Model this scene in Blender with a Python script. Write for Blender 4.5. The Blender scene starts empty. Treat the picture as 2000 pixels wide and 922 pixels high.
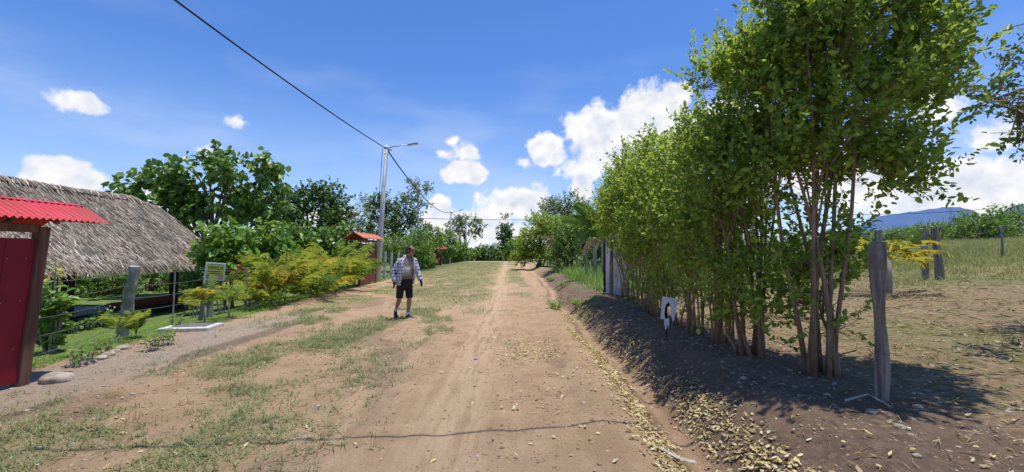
import bpy, math, random
import numpy as np
from mathutils import Vector, Matrix, noise as mnoise
random.seed(7); RNG = np.random.default_rng(7)
SC = bpy.context.scene
COL = SC.collection
R = math.radians

# ------------------------------------------------------------------ camera
FPX = 839.0; CAMZ = 1.6; PITCH = math.atan(29/FPX)
def at(px, py, depth):
    """world point seen at photo pixel (px,py) at forward distance depth"""
    u = (px-1000)/FPX; v = (461-py)/FPX
    y = math.cos(PITCH)-v*math.sin(PITCH); z = math.sin(PITCH)+v*math.cos(PITCH)
    k = depth/y
    return Vector((u*k, depth, CAMZ+z*k))
cam = bpy.data.objects.new('camera', bpy.data.cameras.new('camera'))
COL.objects.link(cam)
cam.location = (0, 0, CAMZ); cam.rotation_euler = (R(90)+PITCH, 0, 0)
cam.data.sensor_width = 36; cam.data.lens = 36*FPX/2000
cam.data.clip_start = .05; cam.data.clip_end = 20000
SC.camera = cam

# ------------------------------------------------------------------ numpy noise
def _hash(ix, iy, s):
    h = (ix*374761393 + iy*668265263 + s*982451653) & 0xffffffff
    h = ((h ^ (h >> 13))*1274126177) & 0xffffffff
    return ((h ^ (h >> 16)) & 0xffff)/65535.0
def vnoise(x, y, s=0):
    x = np.asarray(x, float); y = np.asarray(y, float)
    ix = np.floor(x).astype(np.int64); iy = np.floor(y).astype(np.int64)
    fx = x-ix; fy = y-iy
    fx = fx*fx*(3-2*fx); fy = fy*fy*(3-2*fy)
    a = _hash(ix, iy, s); b = _hash(ix+1, iy, s); c = _hash(ix, iy+1, s); d = _hash(ix+1, iy+1, s)
    return a+(b-a)*fx+(c-a)*fy+(a-b-c+d)*fx*fy
def fbm(x, y, o=4, s=0):
    t = 0; a = .5; n = 0
    for i in range(o):
        t = t+a*vnoise(np.asarray(x)*2**i, np.asarray(y)*2**i, s+i*17); n += a; a *= .5
    return t/n
def ss(a, b, x):
    t = np.clip((np.asarray(x, float)-a)/(b-a), 0, 1); return t*t*(3-2*t)

# ------------------------------------------------------------------ terrain height
def gz(x, y):
    x = np.asarray(x, float); y = np.asarray(y, float)
    near = 1-ss(25, 60, y)
    wob = (fbm(y*.35, x*0, 2, 5)-.5)*.35
    xr = x-wob
    z = np.zeros_like(x+y)
    z = z + .05*np.exp(-((xr-.85)/.28)**2)*near                   # kerb of soil before the ditch
    z = z - .20*np.exp(-((xr-1.53)/.24)**2)*(1-ss(14, 22, y))     # ditch
    z = z + (.30+.06*(fbm(x*.6, y*.6, 2, 9)-.5))*ss(1.6, 2.5, xr) # bank
    z = z + .047*np.clip(x-3.6, 0, 40)                             # field rises
    z = z + .55*ss(13.5, 21, x)*ss(6, 12, y)
    z = z - .09*np.exp(-((x-2.05)/.22)**2)*ss(.52, .75, fbm(x*1.2, y*.8, 2, 31))*near
    z = z - .45*ss(-7.0, -10.5, x)                                 # garden is lower
    z = z + .10*np.exp(-((x+6.35)/.35)**2)*ss(11, 13, y)*(1-ss(22, 26, y))
    ez = 1-ss(14, 40, y)
    rd = ss(-6.6, -6, x)*(1-ss(.9, 1.1, x))
    z = z + .05*(fbm(x*.9, y*.25, 3, 2)-.5)*rd*near                # long undulation
    z = z + .03*(fbm(x*5, y*.5, 3, 3)-.5)*rd*ez                    # wheel streaks
    z = z + .03*(fbm(x*3.1, y*3.1, 4, 4)-.5)*ez
    tw = x+.18*(fbm(y*.25, y*0, 2, 12)-.5)
    rut = np.exp(-((tw+.62)/.13)**2)+.8*np.exp(-((tw+.25)/.10)**2)+np.exp(-((tw+2.0)/.14)**2)
    z = z - .022*rut*ss(.25, .6, fbm(y*.5, x*.4, 2, 13))*rd*ez + .008*np.sin(y*70+x*25)*np.exp(-((tw+.62)/.11)**2)*ss(.45, .6, fbm(y*.8, x*.3, 2, 14))*(1-ss(4, 7, y))
    z = z + .045*(fbm(x*6, y*6, 3, 8)-.5)*ss(1.6, 1.9, x)*ez*(1-ss(3, 4, x))
    z = z - .006*np.clip(y-66, 0, 400)-.4*ss(66, 90, y)             # beyond the crest it falls away
    z = z - 2.2*ss(70, 220, y)
    return z
def G(x, y): return float(gz(x, y))

# ------------------------------------------------------------------ tagging helpers
def tag(o, label=None, cat=None, group=None, kind=None):
    if label: o['label'] = label
    if cat: o['category'] = cat
    if group: o['group'] = group
    if kind: o['kind'] = kind
    return o
def thing(name, label, cat, loc=(0, 0, 0), rz=0, group=None):
    o = bpy.data.objects.new(name, None); COL.objects.link(o)
    o.empty_display_size = .1
    o.location = loc; o.rotation_euler = (0, 0, rz)
    return tag(o, label, cat, group)
def link(name, me, mat, parent=None, smooth=False):
    o = bpy.data.objects.new(name, me); COL.objects.link(o)
    if mat is not None: me.materials.append(mat)
    if smooth: me.shade_smooth()
    if parent is not None: o.parent = parent
    return o
def copy_tree(o, parent=None):
    c = o.copy(); COL.objects.link(c); c.parent = parent
    for ch in list(o.children): copy_tree(ch, c)
    return c

class MB:
    def __init__(s): s.V = []; s.F = []
    def add(s, vs, fs):
        b = len(s.V); s.V += [tuple(v) for v in vs]; s.F += [tuple(b+i for i in f) for f in fs]; return s
    def box(s, c, d, rot=None, bev=0):
        x, y, z = d[0]/2, d[1]/2, d[2]/2
        if bev:
            vs = []; b = bev
            for sx in (-1, 1):
                for sy in (-1, 1):
                    for sz in (-1, 1):
                        vs += [(sx*x, sy*(y-b), sz*(z-b)), (sx*(x-b), sy*y, sz*(z-b)), (sx*(x-b), sy*(y-b), sz*z)]
            import bmesh
            bm = bmesh.new()
            for v in vs: bm.verts.new(v)
            bmesh.ops.convex_hull(bm, input=bm.verts)
            bm.verts.index_update()
            vs = [v.co.copy() for v in bm.verts]; fs = [[v.index for v in f.verts] for f in bm.faces]
            bm.free()
        else:
            vs = [(sx*x, sy*y, sz*z) for sx in (-1, 1) for sy in (-1, 1) for sz in (-1, 1)]
            fs = [(0, 1, 3, 2), (4, 6, 7, 5), (0, 4, 5, 1), (2, 3, 7, 6), (0, 2, 6, 4), (1, 5, 7, 3)]
        M = rot.to_matrix() if rot is not None and not isinstance(rot, Matrix) else rot
        c = Vector(c)
        vs = [(M @ Vector(v) if M is not None else Vector(v))+c for v in vs]
        return s.add(vs, fs)
    def tube(s, pts, rad, n=6, cap=True, jit=0):
        pts = [Vector(p) for p in pts]
        if not hasattr(rad, '__len__'): rad = [rad]*len(pts)
        vs = []; u = None
        for i, p in enumerate(pts):
            t = (pts[min(i+1, len(pts)-1)]-pts[max(i-1, 0)])
            t = t.normalized() if t.length > 1e-9 else Vector((0, 0, 1))
            if u is None:
                u = t.cross(Vector((1, 0, 0)) if abs(t.x) < .8 else Vector((0, 1, 0))).normalized()
            else:
                u = (u-t*u.dot(t))
                u = u.normalized() if u.length > 1e-6 else t.orthogonal().normalized()
            w = t.cross(u)
            for k in range(n):
                a = 2*math.pi*k/n; r = rad[i]*(1+random.uniform(-jit, jit))
                vs.append(p+(u*math.cos(a)+w*math.sin(a))*r)
        fs = [(i*n+k, i*n+(k+1) % n, (i+1)*n+(k+1) % n, (i+1)*n+k) for i in range(len(pts)-1) for k in range(n)]
        if cap: fs += [tuple(range(n-1, -1, -1)), tuple(range((len(pts)-1)*n, len(pts)*n))]
        return s.add(vs, fs)
    def loft(s, rings, cap=True):
        n = len(rings[0]); vs = [v for r in rings for v in r]
        fs = [(i*n+k, i*n+(k+1) % n, (i+1)*n+(k+1) % n, (i+1)*n+k) for i in range(len(rings)-1) for k in range(n)]
        if cap: fs += [tuple(range(n-1, -1, -1)), tuple(range((len(rings)-1)*n, len(rings)*n))]
        return s.add(vs, fs)
    def ball(s, c, r, n=10, m=6):
        c = Vector(c); rr = r if hasattr(r, '__len__') else (r, r, r)
        rings = []
        for i in range(m+1):
            t = math.pi*(.02+.96*i/m)
            rings.append([c+Vector((rr[0]*math.sin(t)*math.cos(2*math.pi*k/n), rr[1]*math.sin(t)*math.sin(2*math.pi*k/n), -rr[2]*math.cos(t))) for k in range(n)])
        return s.loft(rings)
    def build(s, name, mat, parent=None, smooth=False):
        me = bpy.data.meshes.new(name); me.from_pydata([tuple(v) for v in s.V], [], s.F); me.update()
        return link(name, me, mat, parent, smooth)

def mesh_np(name, V, Q):
    me = bpy.data.meshes.new(name)
    V = np.ascontiguousarray(V, np.float32); Q = np.ascontiguousarray(Q, np.int32)
    me.vertices.add(len(V)); me.vertices.foreach_set('co', V.ravel())
    me.loops.add(Q.size); me.loops.foreach_set('vertex_index', Q.ravel())
    me.polygons.add(len(Q)); me.polygons.foreach_set('loop_start', np.arange(0, Q.size, Q.shape[1], dtype=np.int32))
    me.update(calc_edges=True); me.validate()
    return me
def nrm(a): return a/np.maximum(np.linalg.norm(a, axis=-1, keepdims=True), 1e-9)
def rdir(n): return nrm(RNG.normal(size=(n, 3)))
def leaves(P, A, N, L, W, fold=.18, bend=.12, shape=(.28, .72, 1.0, .8)):
    """6-vertex folded leaves, two quads each -> V,Q"""
    n = len(P); A = nrm(A); N = nrm(N-A*np.sum(A*N, 1, keepdims=True)); B = np.cross(A, N)
    L = np.broadcast_to(L, (n,))[:, None]; W = np.broadcast_to(W, (n,))[:, None]
    t1, t2, w1, w2 = shape
    up = N*W*fold
    v = [P, P+A*L*t1+B*W*.5*w1+up, P+A*L*t2+B*W*.5*w2+up-N*L*bend*.4, P+A*L-N*L*bend,
         P+A*L*t2-B*W*.5*w2+up-N*L*bend*.4, P+A*L*t1-B*W*.5*w1+up]
    V = np.stack(v, 1).reshape(-1, 3)
    i = np.arange(n)[:, None]*6
    Q = np.concatenate([i+np.array([[0, 1, 2, 3]]), i+np.array([[0, 3, 4, 5]])], 0)
    return V, Q
def blades(P, D, L, W, curve=.5):
    """grass blades: two stacked quads (tapered, bending over)"""
    n = len(P); D = nrm(D); up = np.array([[0, 0, 1.]])
    B = nrm(np.cross(D, up)+1e-5); L = L[:, None]; W = W[:, None]
    H = D*np.array([[1, 1, 0]]); 
    p1 = P+D*L*.5; p2 = p1+D*L*.5+H*L*curve*.5-up*L*curve*.35
    V = np.stack([P-B*W/2, P+B*W/2, p1+B*W*.38, p1-B*W*.38, p2+B*W*.06, p2-B*W*.06], 1).reshape(-1, 3)
    i = np.arange(n)[:, None]*6
    Q = np.concatenate([i+np.array([[0, 1, 2, 3]]), i+np.array([[3, 2, 4, 5]])], 0)
    return V, Q
def cat_mesh(parts):
    Vs = []; Qs = []; b = 0
    for V, Q in parts:
        Vs.append(V); Qs.append(Q+b); b += len(V)
    return np.concatenate(Vs), np.concatenate(Qs)

# ------------------------------------------------------------------ materials
class NT:
    def __init__(s, m): s.t = m.node_tree; s.n = s.t.nodes; s.l = s.t.links
    def new(s, ty, **k):
        n = s.n.new(ty)
        for a, v in k.items(): setattr(n, a, v)
        return n
    def con(s, a, b): s.l.new(a, b)
    def math(s, op, a, b=None, c=None, clamp=False):
        n = s.new('ShaderNodeMath', operation=op, use_clamp=clamp)
        for i, v in enumerate((a, b, c)):
            if v is None: continue
            if isinstance(v, (int, float)): n.inputs[i].default_value = v
            else: s.con(v, n.inputs[i])
        return n.outputs[0]
    def mix(s, f, a, b, mode='MIX'):
        n = s.new('ShaderNodeMix', data_type='RGBA', blend_type=mode, clamp_factor=True)
        for i, v in ((0, f), (6, a), (7, b)):
            if isinstance(v, (int, float)): n.inputs[i].default_value = v
            elif isinstance(v, tuple): n.inputs[i].default_value = v if len(v) == 4 else v+(1,)
            else: s.con(v, n.inputs[i])
        return n.outputs[2]
    def noise(s, scale, detail=4, rough=.55, vec=None, dist=0, dim='3D'):
        n = s.new('ShaderNodeTexNoise', noise_dimensions=dim)
        n.inputs['Scale'].default_value = scale; n.inputs['Detail'].default_value = detail
        n.inputs['Roughness'].default_value = rough; n.inputs['Distortion'].default_value = dist
        if vec is not None: s.con(vec, n.inputs['Vector'])
        return n.outputs['Fac']
    def ramp(s, f, lo, hi, smooth=True):
        n = s.new('ShaderNodeMapRange', interpolation_type='SMOOTHSTEP' if smooth else 'LINEAR')
        n.inputs[1].default_value = lo; n.inputs[2].default_value = hi
        s.con(f, n.inputs[0]); return n.outputs[0]
    def coord(s, which='Object', scale=(1, 1, 1), rot=(0, 0, 0)):
        tc = s.new('ShaderNodeTexCoord'); mp = s.new('ShaderNodeMapping')
        mp.inputs['Scale'].default_value = scale; mp.inputs['Rotation'].default_value = rot
        s.con(tc.outputs[which], mp.inputs[0]); return mp.outputs[0]
    def bump(s, h, strength, dist=.02):
        n = s.new('ShaderNodeBump'); n.inputs['Strength'].default_value = strength; n.inputs['Distance'].default_value = dist
        s.con(h, n.inputs['Height']); return n.outputs[0]
def newmat(name):
    m = bpy.data.materials.new(name); m.use_nodes = True
    return m, NT(m), m.node_tree.nodes['Principled BSDF']
def surf(name, c1, c2, scale=8, stretch=(1, 1, 1), rough=.8, bump=.3, bd=.01, metal=0, lo=.3, hi=.7, c3=None, s3=2, spec=.3, which='Object'):
    """two-tone noisy surface with optional third, large-scale stain"""
    m, t, p = newmat(name)
    v = t.coord(which, stretch)
    f = t.noise(scale, 6, .6, v)
    col = t.mix(t.ramp(f, lo, hi), c1, c2)
    if c3: col = t.mix(t.ramp(t.noise(s3, 5, .6, t.coord(which)), .48, .68), col, c3)
    t.con(col, p.inputs['Base Color'])
    p.inputs['Roughness'].default_value = rough; p.inputs['Metallic'].default_value = metal
    p.inputs['Specular IOR Level'].default_value = spec
    if bump: t.con(t.bump(f, bump, bd), p.inputs['Normal'])
    return m
def leafmat(name, cols, trans=.35, tcol=None, rough=.45, spec=.4):
    """leaf with per-leaf colour (Random Per Island) and light passing through"""
    m, t, p = newmat(name)
    g = t.new('ShaderNodeNewGeometry'); r = t.new('ShaderNodeValToRGB')
    t.con(g.outputs['Random Per Island'], r.inputs[0])
    e = r.color_ramp.elements
    while len(e) < len(cols): e.new(.5)
    for i, c in enumerate(cols):
        e[i].position = i/(len(cols)-1); e[i].color = tuple(c)+(1,)
    col = r.outputs[0]
    n = t.noise(1.3, 3, .5, t.coord('Object'))
    col = t.mix(t.ramp(n, .35, .7), col, t.mix(.25, col, (.02, .04, .01)))
    t.con(col, p.inputs['Base Color']); p.inputs['Roughness'].default_value = rough
    p.inputs['Specular IOR Level'].default_value = spec
    tr = t.new('ShaderNodeBsdfTranslucent')
    tc = tcol or (.5, .62, .08)
    t.con(t.mix(.55, col, tuple(tc)), tr.inputs[0])
    ms = t.new('ShaderNodeMixShader'); ms.inputs[0].default_value = trans
    t.con(p.outputs[0], ms.inputs[1]); t.con(tr.outputs[0], ms.inputs[2])
    t.con(ms.outputs[0], t.n['Material Output'].inputs[0])
    return m
M = {}
M['hedge'] = leafmat('hedge leaf', [(0.052, 0.111, 0.018), (0.117, 0.221, 0.029), (0.195, 0.325, 0.042), (0.299, 0.429, 0.058), (0.468, 0.546, 0.091)], .5, (.62, .75, .10))
M['bigleaf'] = leafmat('broad leaf', [(0.067, 0.139, 0.031), (0.125, 0.226, 0.041), (0.192, 0.337, 0.064), (0.316, 0.450, 0.090)], .25, (.25, .4, .05), .4)
M['dark'] = leafmat('dark leaf', [(0.050, 0.103, 0.027), (0.090, 0.168, 0.036), (0.147, 0.247, 0.050)], .22, (.2, .32, .05))
M['bright'] = leafmat('bright leaf', [(0.101, 0.218, 0.034), (0.168, 0.336, 0.050), (0.286, 0.454, 0.084)], .35, (.4, .55, .08))
M['pale'] = leafmat('pale leaf', [(0.135, 0.179, 0.075), (0.209, 0.254, 0.113), (0.299, 0.329, 0.149)], .3, (.35, .4, .12))
M['bush'] = leafmat('bush leaf', [(0.080, 0.169, 0.030), (0.160, 0.299, 0.044), (0.260, 0.399, 0.070)], .3, (.35, .48, .07))
M['palm'] = leafmat('palm leaf', [(.12, .20, .035), (.21, .30, .05), (.33, .38, .06), (.44, .42, .08)], .45, (.55, .62, .08), .4, .5)
M['palmgold'] = leafmat('golden palm leaf', [(.22, .28, .045), (.36, .38, .065), (.50, .44, .08), (.55, .40, .07)], .45, (.7, .65, .09), .4, .5)
M['palmgreen'] = leafmat('green palm leaf', [(.07, .15, .03), (.14, .24, .045), (.24, .33, .06)], .45, (.42, .58, .08), .4, .5)
M['croton'] = leafmat('croton leaf', [(.30, .05, .02), (.5, .12, .03), (.55, .2, .05), (.15, .12, .03)], .3, (.6, .2, .05))
M['yellowleaf'] = leafmat('yellow leaf', [(.35, .33, .04), (.5, .45, .06), (.2, .26, .04)], .3, (.6, .55, .08))
M['banana'] = leafmat('banana leaf', [(.05, .13, .03), (.08, .18, .04), (.12, .22, .05)], .35, (.35, .5, .07), .35)
M['dry'] = leafmat('dry leaf', [(.28, .2, .11), (.4, .3, .17), (.5, .4, .25), (.2, .13, .07)], .2, (.45, .35, .2), .8, .1)
M['fallen'] = leafmat('fallen leaf', [(.24, .14, .05), (.46, .34, .13), (.62, .50, .22), (.70, .59, .32), (.40, .28, .12), (.70, .63, .44)], .12, (.6, .5, .2), .7, .2)
M['grass'] = leafmat('grass blade', [(.12, .17, .06), (.18, .24, .09), (.26, .31, .13), (.36, .35, .18), (.42, .36, .2)], .3, (.35, .45, .12), .6, .2)
M['lawn'] = leafmat('lawn blade', [(0.166, 0.300, 0.053), (0.240, 0.390, 0.067), (0.300, 0.450, 0.090)], .3, (.35, .5, .08), .6, .2)
M['straw'] = leafmat('straw blade', [(.38, .32, .16), (.5, .43, .24), (.3, .28, .12), (.18, .22, .07)], .2, (.5, .45, .2), .8, .1)
M['fieldgrass'] = leafmat('field grass blade', [(0.132, 0.187, 0.044), (0.220, 0.253, 0.077), (0.352, 0.319, 0.143), (0.275, 0.286, 0.110)], .25, (.4, .42, .14), .7, .15)
M['thatch'] = leafmat('thatch strip', [(.26, .20, .145), (.52, .43, .34), (.66, .575, .47), (.80, .72, .61), (.38, .29, .215)], .08, (.5, .45, .4), .85, .1)
M['thatchbase'] = surf('thatch underlay', (.10, .08, .06), (.26, .21, .17), 30, (1, 1, 1), .95, .3)
M['bark'] = surf('bark', (.10, .07, .045), (.2, .15, .10), 14, (1, 1, .25), .9, .6, .01)
M['hedgebark'] = surf('hedge bark', (.17, .105, .06), (.32, .215, .135), 18, (1, 1, .2), .85, .5, .006)
M['palebark'] = surf('pale bark', (.3, .27, .22), (.45, .42, .36), 10, (1, 1, .3), .85, .4)
M['postwood'] = surf('weathered wood', (.10, .085, .07), (.34, .30, .26), 22, (1, 1, .06), .9, .9, .012, c3=(.16, .12, .08), s3=3)
M['greypost'] = surf('grey post wood', (.2, .19, .17), (.42, .41, .38), 20, (1, 1, .08), .9, .7, .01, c3=(.14, .17, .09), s3=3)
M['whitepost'] = surf('whitewashed post', (.45, .46, .43), (.68, .69, .66), 14, (1, 1, .2), .85, .4, .006, c3=(.32, .32, .27), s3=4)
M['concrete'] = surf('pole concrete', (.52, .52, .52), (.64, .64, .63), 6, (1, 1, .3), .85, .25, .004, c3=(.36, .35, .34), s3=.7)
M['slab'] = surf('slab concrete', (.46, .44, .40), (.62, .60, .55), 12, (1, 1, 1), .9, .3, .005)
M['slabdark'] = surf('slab grey lid', (.10, .10, .10), (.18, .18, .17), 12, (1, 1, 1), .9, .3, .005)
M['redroof'] = surf('red roof paint', (.52, .018, .035), (.60, .03, .05), 5, (1, 1, 1), .5, .12, .003, c3=(.36, .035, .03), s3=2.2, spec=.4)
M['redpanel'] = surf('maroon panel paint', (.20, .006, .018), (.27, .012, .03), 7, (1, 1, .4), .6, .12, .003, c3=(.2, .01, .02), s3=1.6)
M['brownwood'] = surf('brown timber', (.11, .05, .033), (.21, .105, .07), 20, (1, 1, .07), .8, .5, .006)
M['orangeroof'] = surf('faded orange roof', (.48, .12, .06), (.62, .2, .11), 6, (1, 1, 1), .6, .1, .003, c3=(.4, .12, .07))
M['brownpanel'] = surf('brown panel paint', (.16, .04, .03), (.22, .06, .042), 9, (1, 1, .3), .65, .2, .004)
M['redlight'] = surf('faded red roof', (.55, .07, .07), (.66, .14, .13), 6, (1, 1, 1), .5, .1, .003)
M['steel'] = surf('galvanised steel', (.35, .36, .37), (.5, .51, .52), 25, (1, 1, 1), .45, .05, .001, metal=.8)
M['wire'] = surf('fence wire', (.14, .135, .13), (.26, .25, .24), 40, (1, 1, 1), .5, 0, metal=.6)
M['cable'] = surf('black cable', (.012, .012, .013), (.03, .03, .032), 20, (1, 1, 1), .6, 0)
M['lampgrey'] = surf('lamp housing', (.22, .23, .24), (.3, .31, .32), 9, (1, 1, 1), .5, 0)
M['charcoal'] = surf('black plinth', (.012, .013, .016), (.035, .035, .04), 6, (1, 1, 1), .8, .2)
M['darkpost'] = surf('dark timber', (.02, .016, .012), (.06, .045, .035), 14, (1, 1, .15), .85, .5)
M['stone'] = surf('pale stone', (.25, .20, .15), (.46, .40, .32), 9, (1, 1, 1), .85, .5, .01)
M['whitesheet'] = surf('white metal sheet', (.50, .52, .54), (.70, .72, .73), 5, (1, 1, .5), .5, .1, .003, c3=(.36, .35, .32), s3=2.2)
M['whiteboard'] = surf('white board', (.66, .67, .72), (.80, .81, .84), 8, (1, 1, 1), .6, .05)
M['blackpaint'] = surf('black backing', (.006, .006, .008), (.02, .02, .022), 12, (1, 1, 1), .7, .1)
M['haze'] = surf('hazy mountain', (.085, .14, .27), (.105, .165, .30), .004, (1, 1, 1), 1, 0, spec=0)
# ------------------------------------------------------------------ ground cover fields
def grass_density(x, y):
    x = np.asarray(x, float); y = np.asarray(y, float)
    n = fbm(x*1.3, y*.8, 4, 40); n2 = fbm(x*.6, y*.3, 3, 41)
    near = np.exp(-((x+3.2)/1.3)**2)*(1-ss(7.2, 9, y))*ss(.22, .74, n)*1.0+.05*ss(-.9, -1.6, x)*ss(-6, -5, x)*(1-ss(7, 9, y))
    mid = np.exp(-((x+2.4)/1.5)**2)*ss(6.5, 8, y)*(1-ss(11, 14, y))*ss(.5, .66, n)*.7
    left = np.exp(-((x+4.9)/.9)**2)*ss(7.5, 9, y)*(1-ss(16, 22, y))*ss(.42, .6, n)*.8
    far = ss(11, 15, y)*ss(-6.4, -5, x)*(1-ss(.2, .9, x))*ss(.43, .56, n2*.6+n*.4)*(1-.85*np.exp(-((x+.35+.01*y)/.5)**2))
    vfar = ss(20, 30, y)*(1-ss(-2.2, -.8, x+.8*(n2-.5)))*ss(-30, -10, x)
    bank = ss(2.0, 2.4, x)*(1-ss(3.2, 3.8, x))*ss(9, 12, y)*ss(.5, .62, n)*.8
    spot = np.exp(-(((x-2.0)/.35)**2+((y-11.4)/.6)**2))*1.1
    fld = ss(4.5, 6, x)*ss(.5, .66, fbm(x*.7, y*.7, 3, 44))*.8+ss(13, 17, x)*.9
    return np.clip(near+mid+left+far+vfar+bank+spot+fld*ss(4.2, 5, x), 0, 1)
def lawn_mask(x, y):
    e = -6.62+.35*(fbm(np.asarray(y)*.9, np.asarray(x)*.9, 3, 50)-.5)
    return 1-ss(e-.06, e+.06, x)
def bands(x, y):
    wob = (fbm(np.asarray(y)*.35, np.asarray(x)*0, 2, 5)-.5)*.35
    return x-wob

# ------------------------------------------------------------------ terrain sheet
def axis(lo, hi, step, fine, g, neg, pos):
    a = list(np.arange(fine[0], fine[1], step))
    s = step; v = a[-1]
    while v < pos: s *= g; v += s; a.append(v)
    s = step; v = a[0]; b = []
    while v > neg: s *= g; v -= s; b.append(v)
    return np.array(b[::-1]+a)
def terrain():
    xs = axis(0, 0, .06, (-8, 6), 1.06, -6000, 6000)
    ys = axis(0, 0, .06, (1.6, 14), 1.025, -12, 9000)
    X, Y = np.meshgrid(xs, ys); Z = gz(X, Y)
    e = .01
    nx = -(gz(X+e, Y)-gz(X-e, Y))/(2*e); ny = -(gz(X, Y+e)-gz(X, Y-e))/(2*e)
    Nn = nrm(np.stack([nx, ny, np.ones_like(nx)], -1)).reshape(-1, 3)
    V = np.stack([X, Y, Z], -1).reshape(-1, 3)
    nxn = len(xs); nyn = len(ys)
    i, j = np.meshgrid(np.arange(nxn-1), np.arange(nyn-1))
    a = (j*nxn+i).ravel(); Q = np.stack([a, a+1, a+nxn+1, a+nxn], 1)
    cx = V[Q].mean(1)[:, 0]; cy = V[Q].mean(1)[:, 1]
    xr = bands(X, Y); n = fbm(X*1.1, Y*.45, 4, 60); n2 = fbm(X*2.5, Y*2.5, 3, 61)
    road = ss(-6.7, -6.2, X)*(1-ss(1.0, 1.2, xr))
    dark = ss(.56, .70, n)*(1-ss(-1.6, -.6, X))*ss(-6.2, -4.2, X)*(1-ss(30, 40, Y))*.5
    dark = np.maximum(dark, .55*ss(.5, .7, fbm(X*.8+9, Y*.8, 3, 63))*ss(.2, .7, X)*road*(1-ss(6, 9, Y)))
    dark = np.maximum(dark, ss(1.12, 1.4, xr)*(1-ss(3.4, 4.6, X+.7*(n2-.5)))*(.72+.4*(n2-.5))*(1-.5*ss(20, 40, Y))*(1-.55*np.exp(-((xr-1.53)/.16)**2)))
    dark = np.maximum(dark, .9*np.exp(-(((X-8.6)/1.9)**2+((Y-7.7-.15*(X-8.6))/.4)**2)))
    path = np.exp(-((X+5.55)/.85)**4)*(1-ss(9, 12, Y))*road
    wet = np.exp(-((X+5.0-.02*Y)/.22)**2)*ss(.35, .5, fbm(X*2, Y*.7, 3, 64))*(1-ss(9, 11, Y))
    track = (np.exp(-((X+.55)/.4)**2)+np.exp(-((X+1.7)/.35)**2)*.6)*(1-ss(40, 60, Y))
    grass = grass_density(X, Y)
    lawn = lawn_mask(X, Y)*(1-ss(24, 30, Y))
    lit = ss(3.0, 4.2, X)*(1-ss(12.5, 16, X))*(1-ss(30, 40, Y))
    wild = np.clip(ss(26, 32, Y)*(1-ss(-7, -6, X))+ss(16, 19, X)+ss(60, 75, Y)+ss(14, 17, Y)*ss(2.3, 3.0, X)+ss(22, 30, np.abs(X)), 0, 1)
    regs = np.where(cy > 72, 4, np.where(cx < -6.65+.3*(fbm(cy*.9, cx*.9, 3, 50)-.5), 1,
            np.where(cx < 1.12+(fbm(cy*.35, cx*0, 2, 5)-.5)*.35, 0, np.where(cx < 3.4, 2, 3))))
    names = ['dirt_road', 'lawn', 'soil_bank', 'field', 'ground']
    m, t, p = newmat('earth')
    def attr(n_):
        a_ = t.new('ShaderNodeAttribute', attribute_name=n_); return a_.outputs['Fac']
    ob = t.coord('Object')
    nf = t.noise(2.2, 8, .62, ob); nm = t.noise(14, 7, .65, ob); ns = t.noise(95, 4, .7, ob)
    st = t.noise(3.0, 6, .6, t.coord('Object', (3.2, .28, 1)))
    col = t.mix(t.ramp(nf, .3, .7), (.415, .27, .155), (.545, .375, .228))
    col = t.mix(t.math('MULTIPLY', t.ramp(st, .45, .7), .3), col, (.42, .275, .175))
    col = t.mix(t.math('MULTIPLY', attr('track'), t.ramp(st, .62, .42)), col, (.60, .425, .265))
    col = t.mix(t.math('MULTIPLY', attr('path'), .85), col, t.mix(t.ramp(nm, .3, .7), (.36, .28, .21), (.47, .38, .295)))
    def brk(a_, amt=.7, src=nm):
        return t.ramp(t.math('ADD', a_, t.math('MULTIPLY', t.math('SUBTRACT', src, .5), amt)), .25, .75)
    col = t.mix(t.math('MULTIPLY', brk(attr('wet'), .8), .75), col, (.17, .125, .09))
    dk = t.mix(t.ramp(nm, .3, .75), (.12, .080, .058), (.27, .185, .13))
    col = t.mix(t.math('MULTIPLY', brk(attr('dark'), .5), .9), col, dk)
    lt = t.mix(t.ramp(nm, .35, .65), (.22, .148, .085), (.42, .31, .18))
    lt = t.mix(t.ramp(nf, .5, .68), lt, (.20, .175, .08))
    col = t.mix(brk(attr('lit'), .6), col, lt)
    gc = t.mix(t.ramp(nm, .3, .7), (.115, .175, .048), (.23, .28, .09))
    col = t.mix(t.math('MULTIPLY', brk(attr('grass'), 1.3), .38), col, gc)
    wc = t.mix(t.ramp(nf, .3, .7), (.09, .14, .04), (.2, .22, .08))
    col = t.mix(attr('wild'), col, wc)
    lc = t.mix(t.ramp(nm, .3, .7), (.12, .19, .04), (.2, .27, .07))
    col = t.mix(brk(attr('lawn'), .5), col, lc)
    col = t.mix(t.math('MULTIPLY', t.ramp(ns, .58, .72), .5), col, (.62, .50, .36))
    col = t.mix(t.math('MULTIPLY', t.ramp(ns, .42, .26), .45), col, (.16, .105, .07))
    n30 = t.noise(34, 6, .7, ob)
    col = t.mix(t.math('MULTIPLY', t.ramp(n30, .44, .28), .35), col, (.22, .145, .095))
    col = t.mix(t.math('MULTIPLY', t.ramp(n30, .55, .7), .3), col, (.56, .42, .29))
    t.con(col, p.inputs['Base Color']); p.inputs['Roughness'].default_value = .95
    p.inputs['Specular IOR Level'].default_value = .12
    h = t.math('ADD', t.math('MULTIPLY', nm, .6), t.math('ADD', t.math('ADD', t.math('MULTIPLY', n30, .55), t.math('MULTIPLY', ns, .4)), t.math('MULTIPLY', st, .6)))
    t.con(t.bump(h, 1.0, .06), p.inputs['Normal'])
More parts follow.
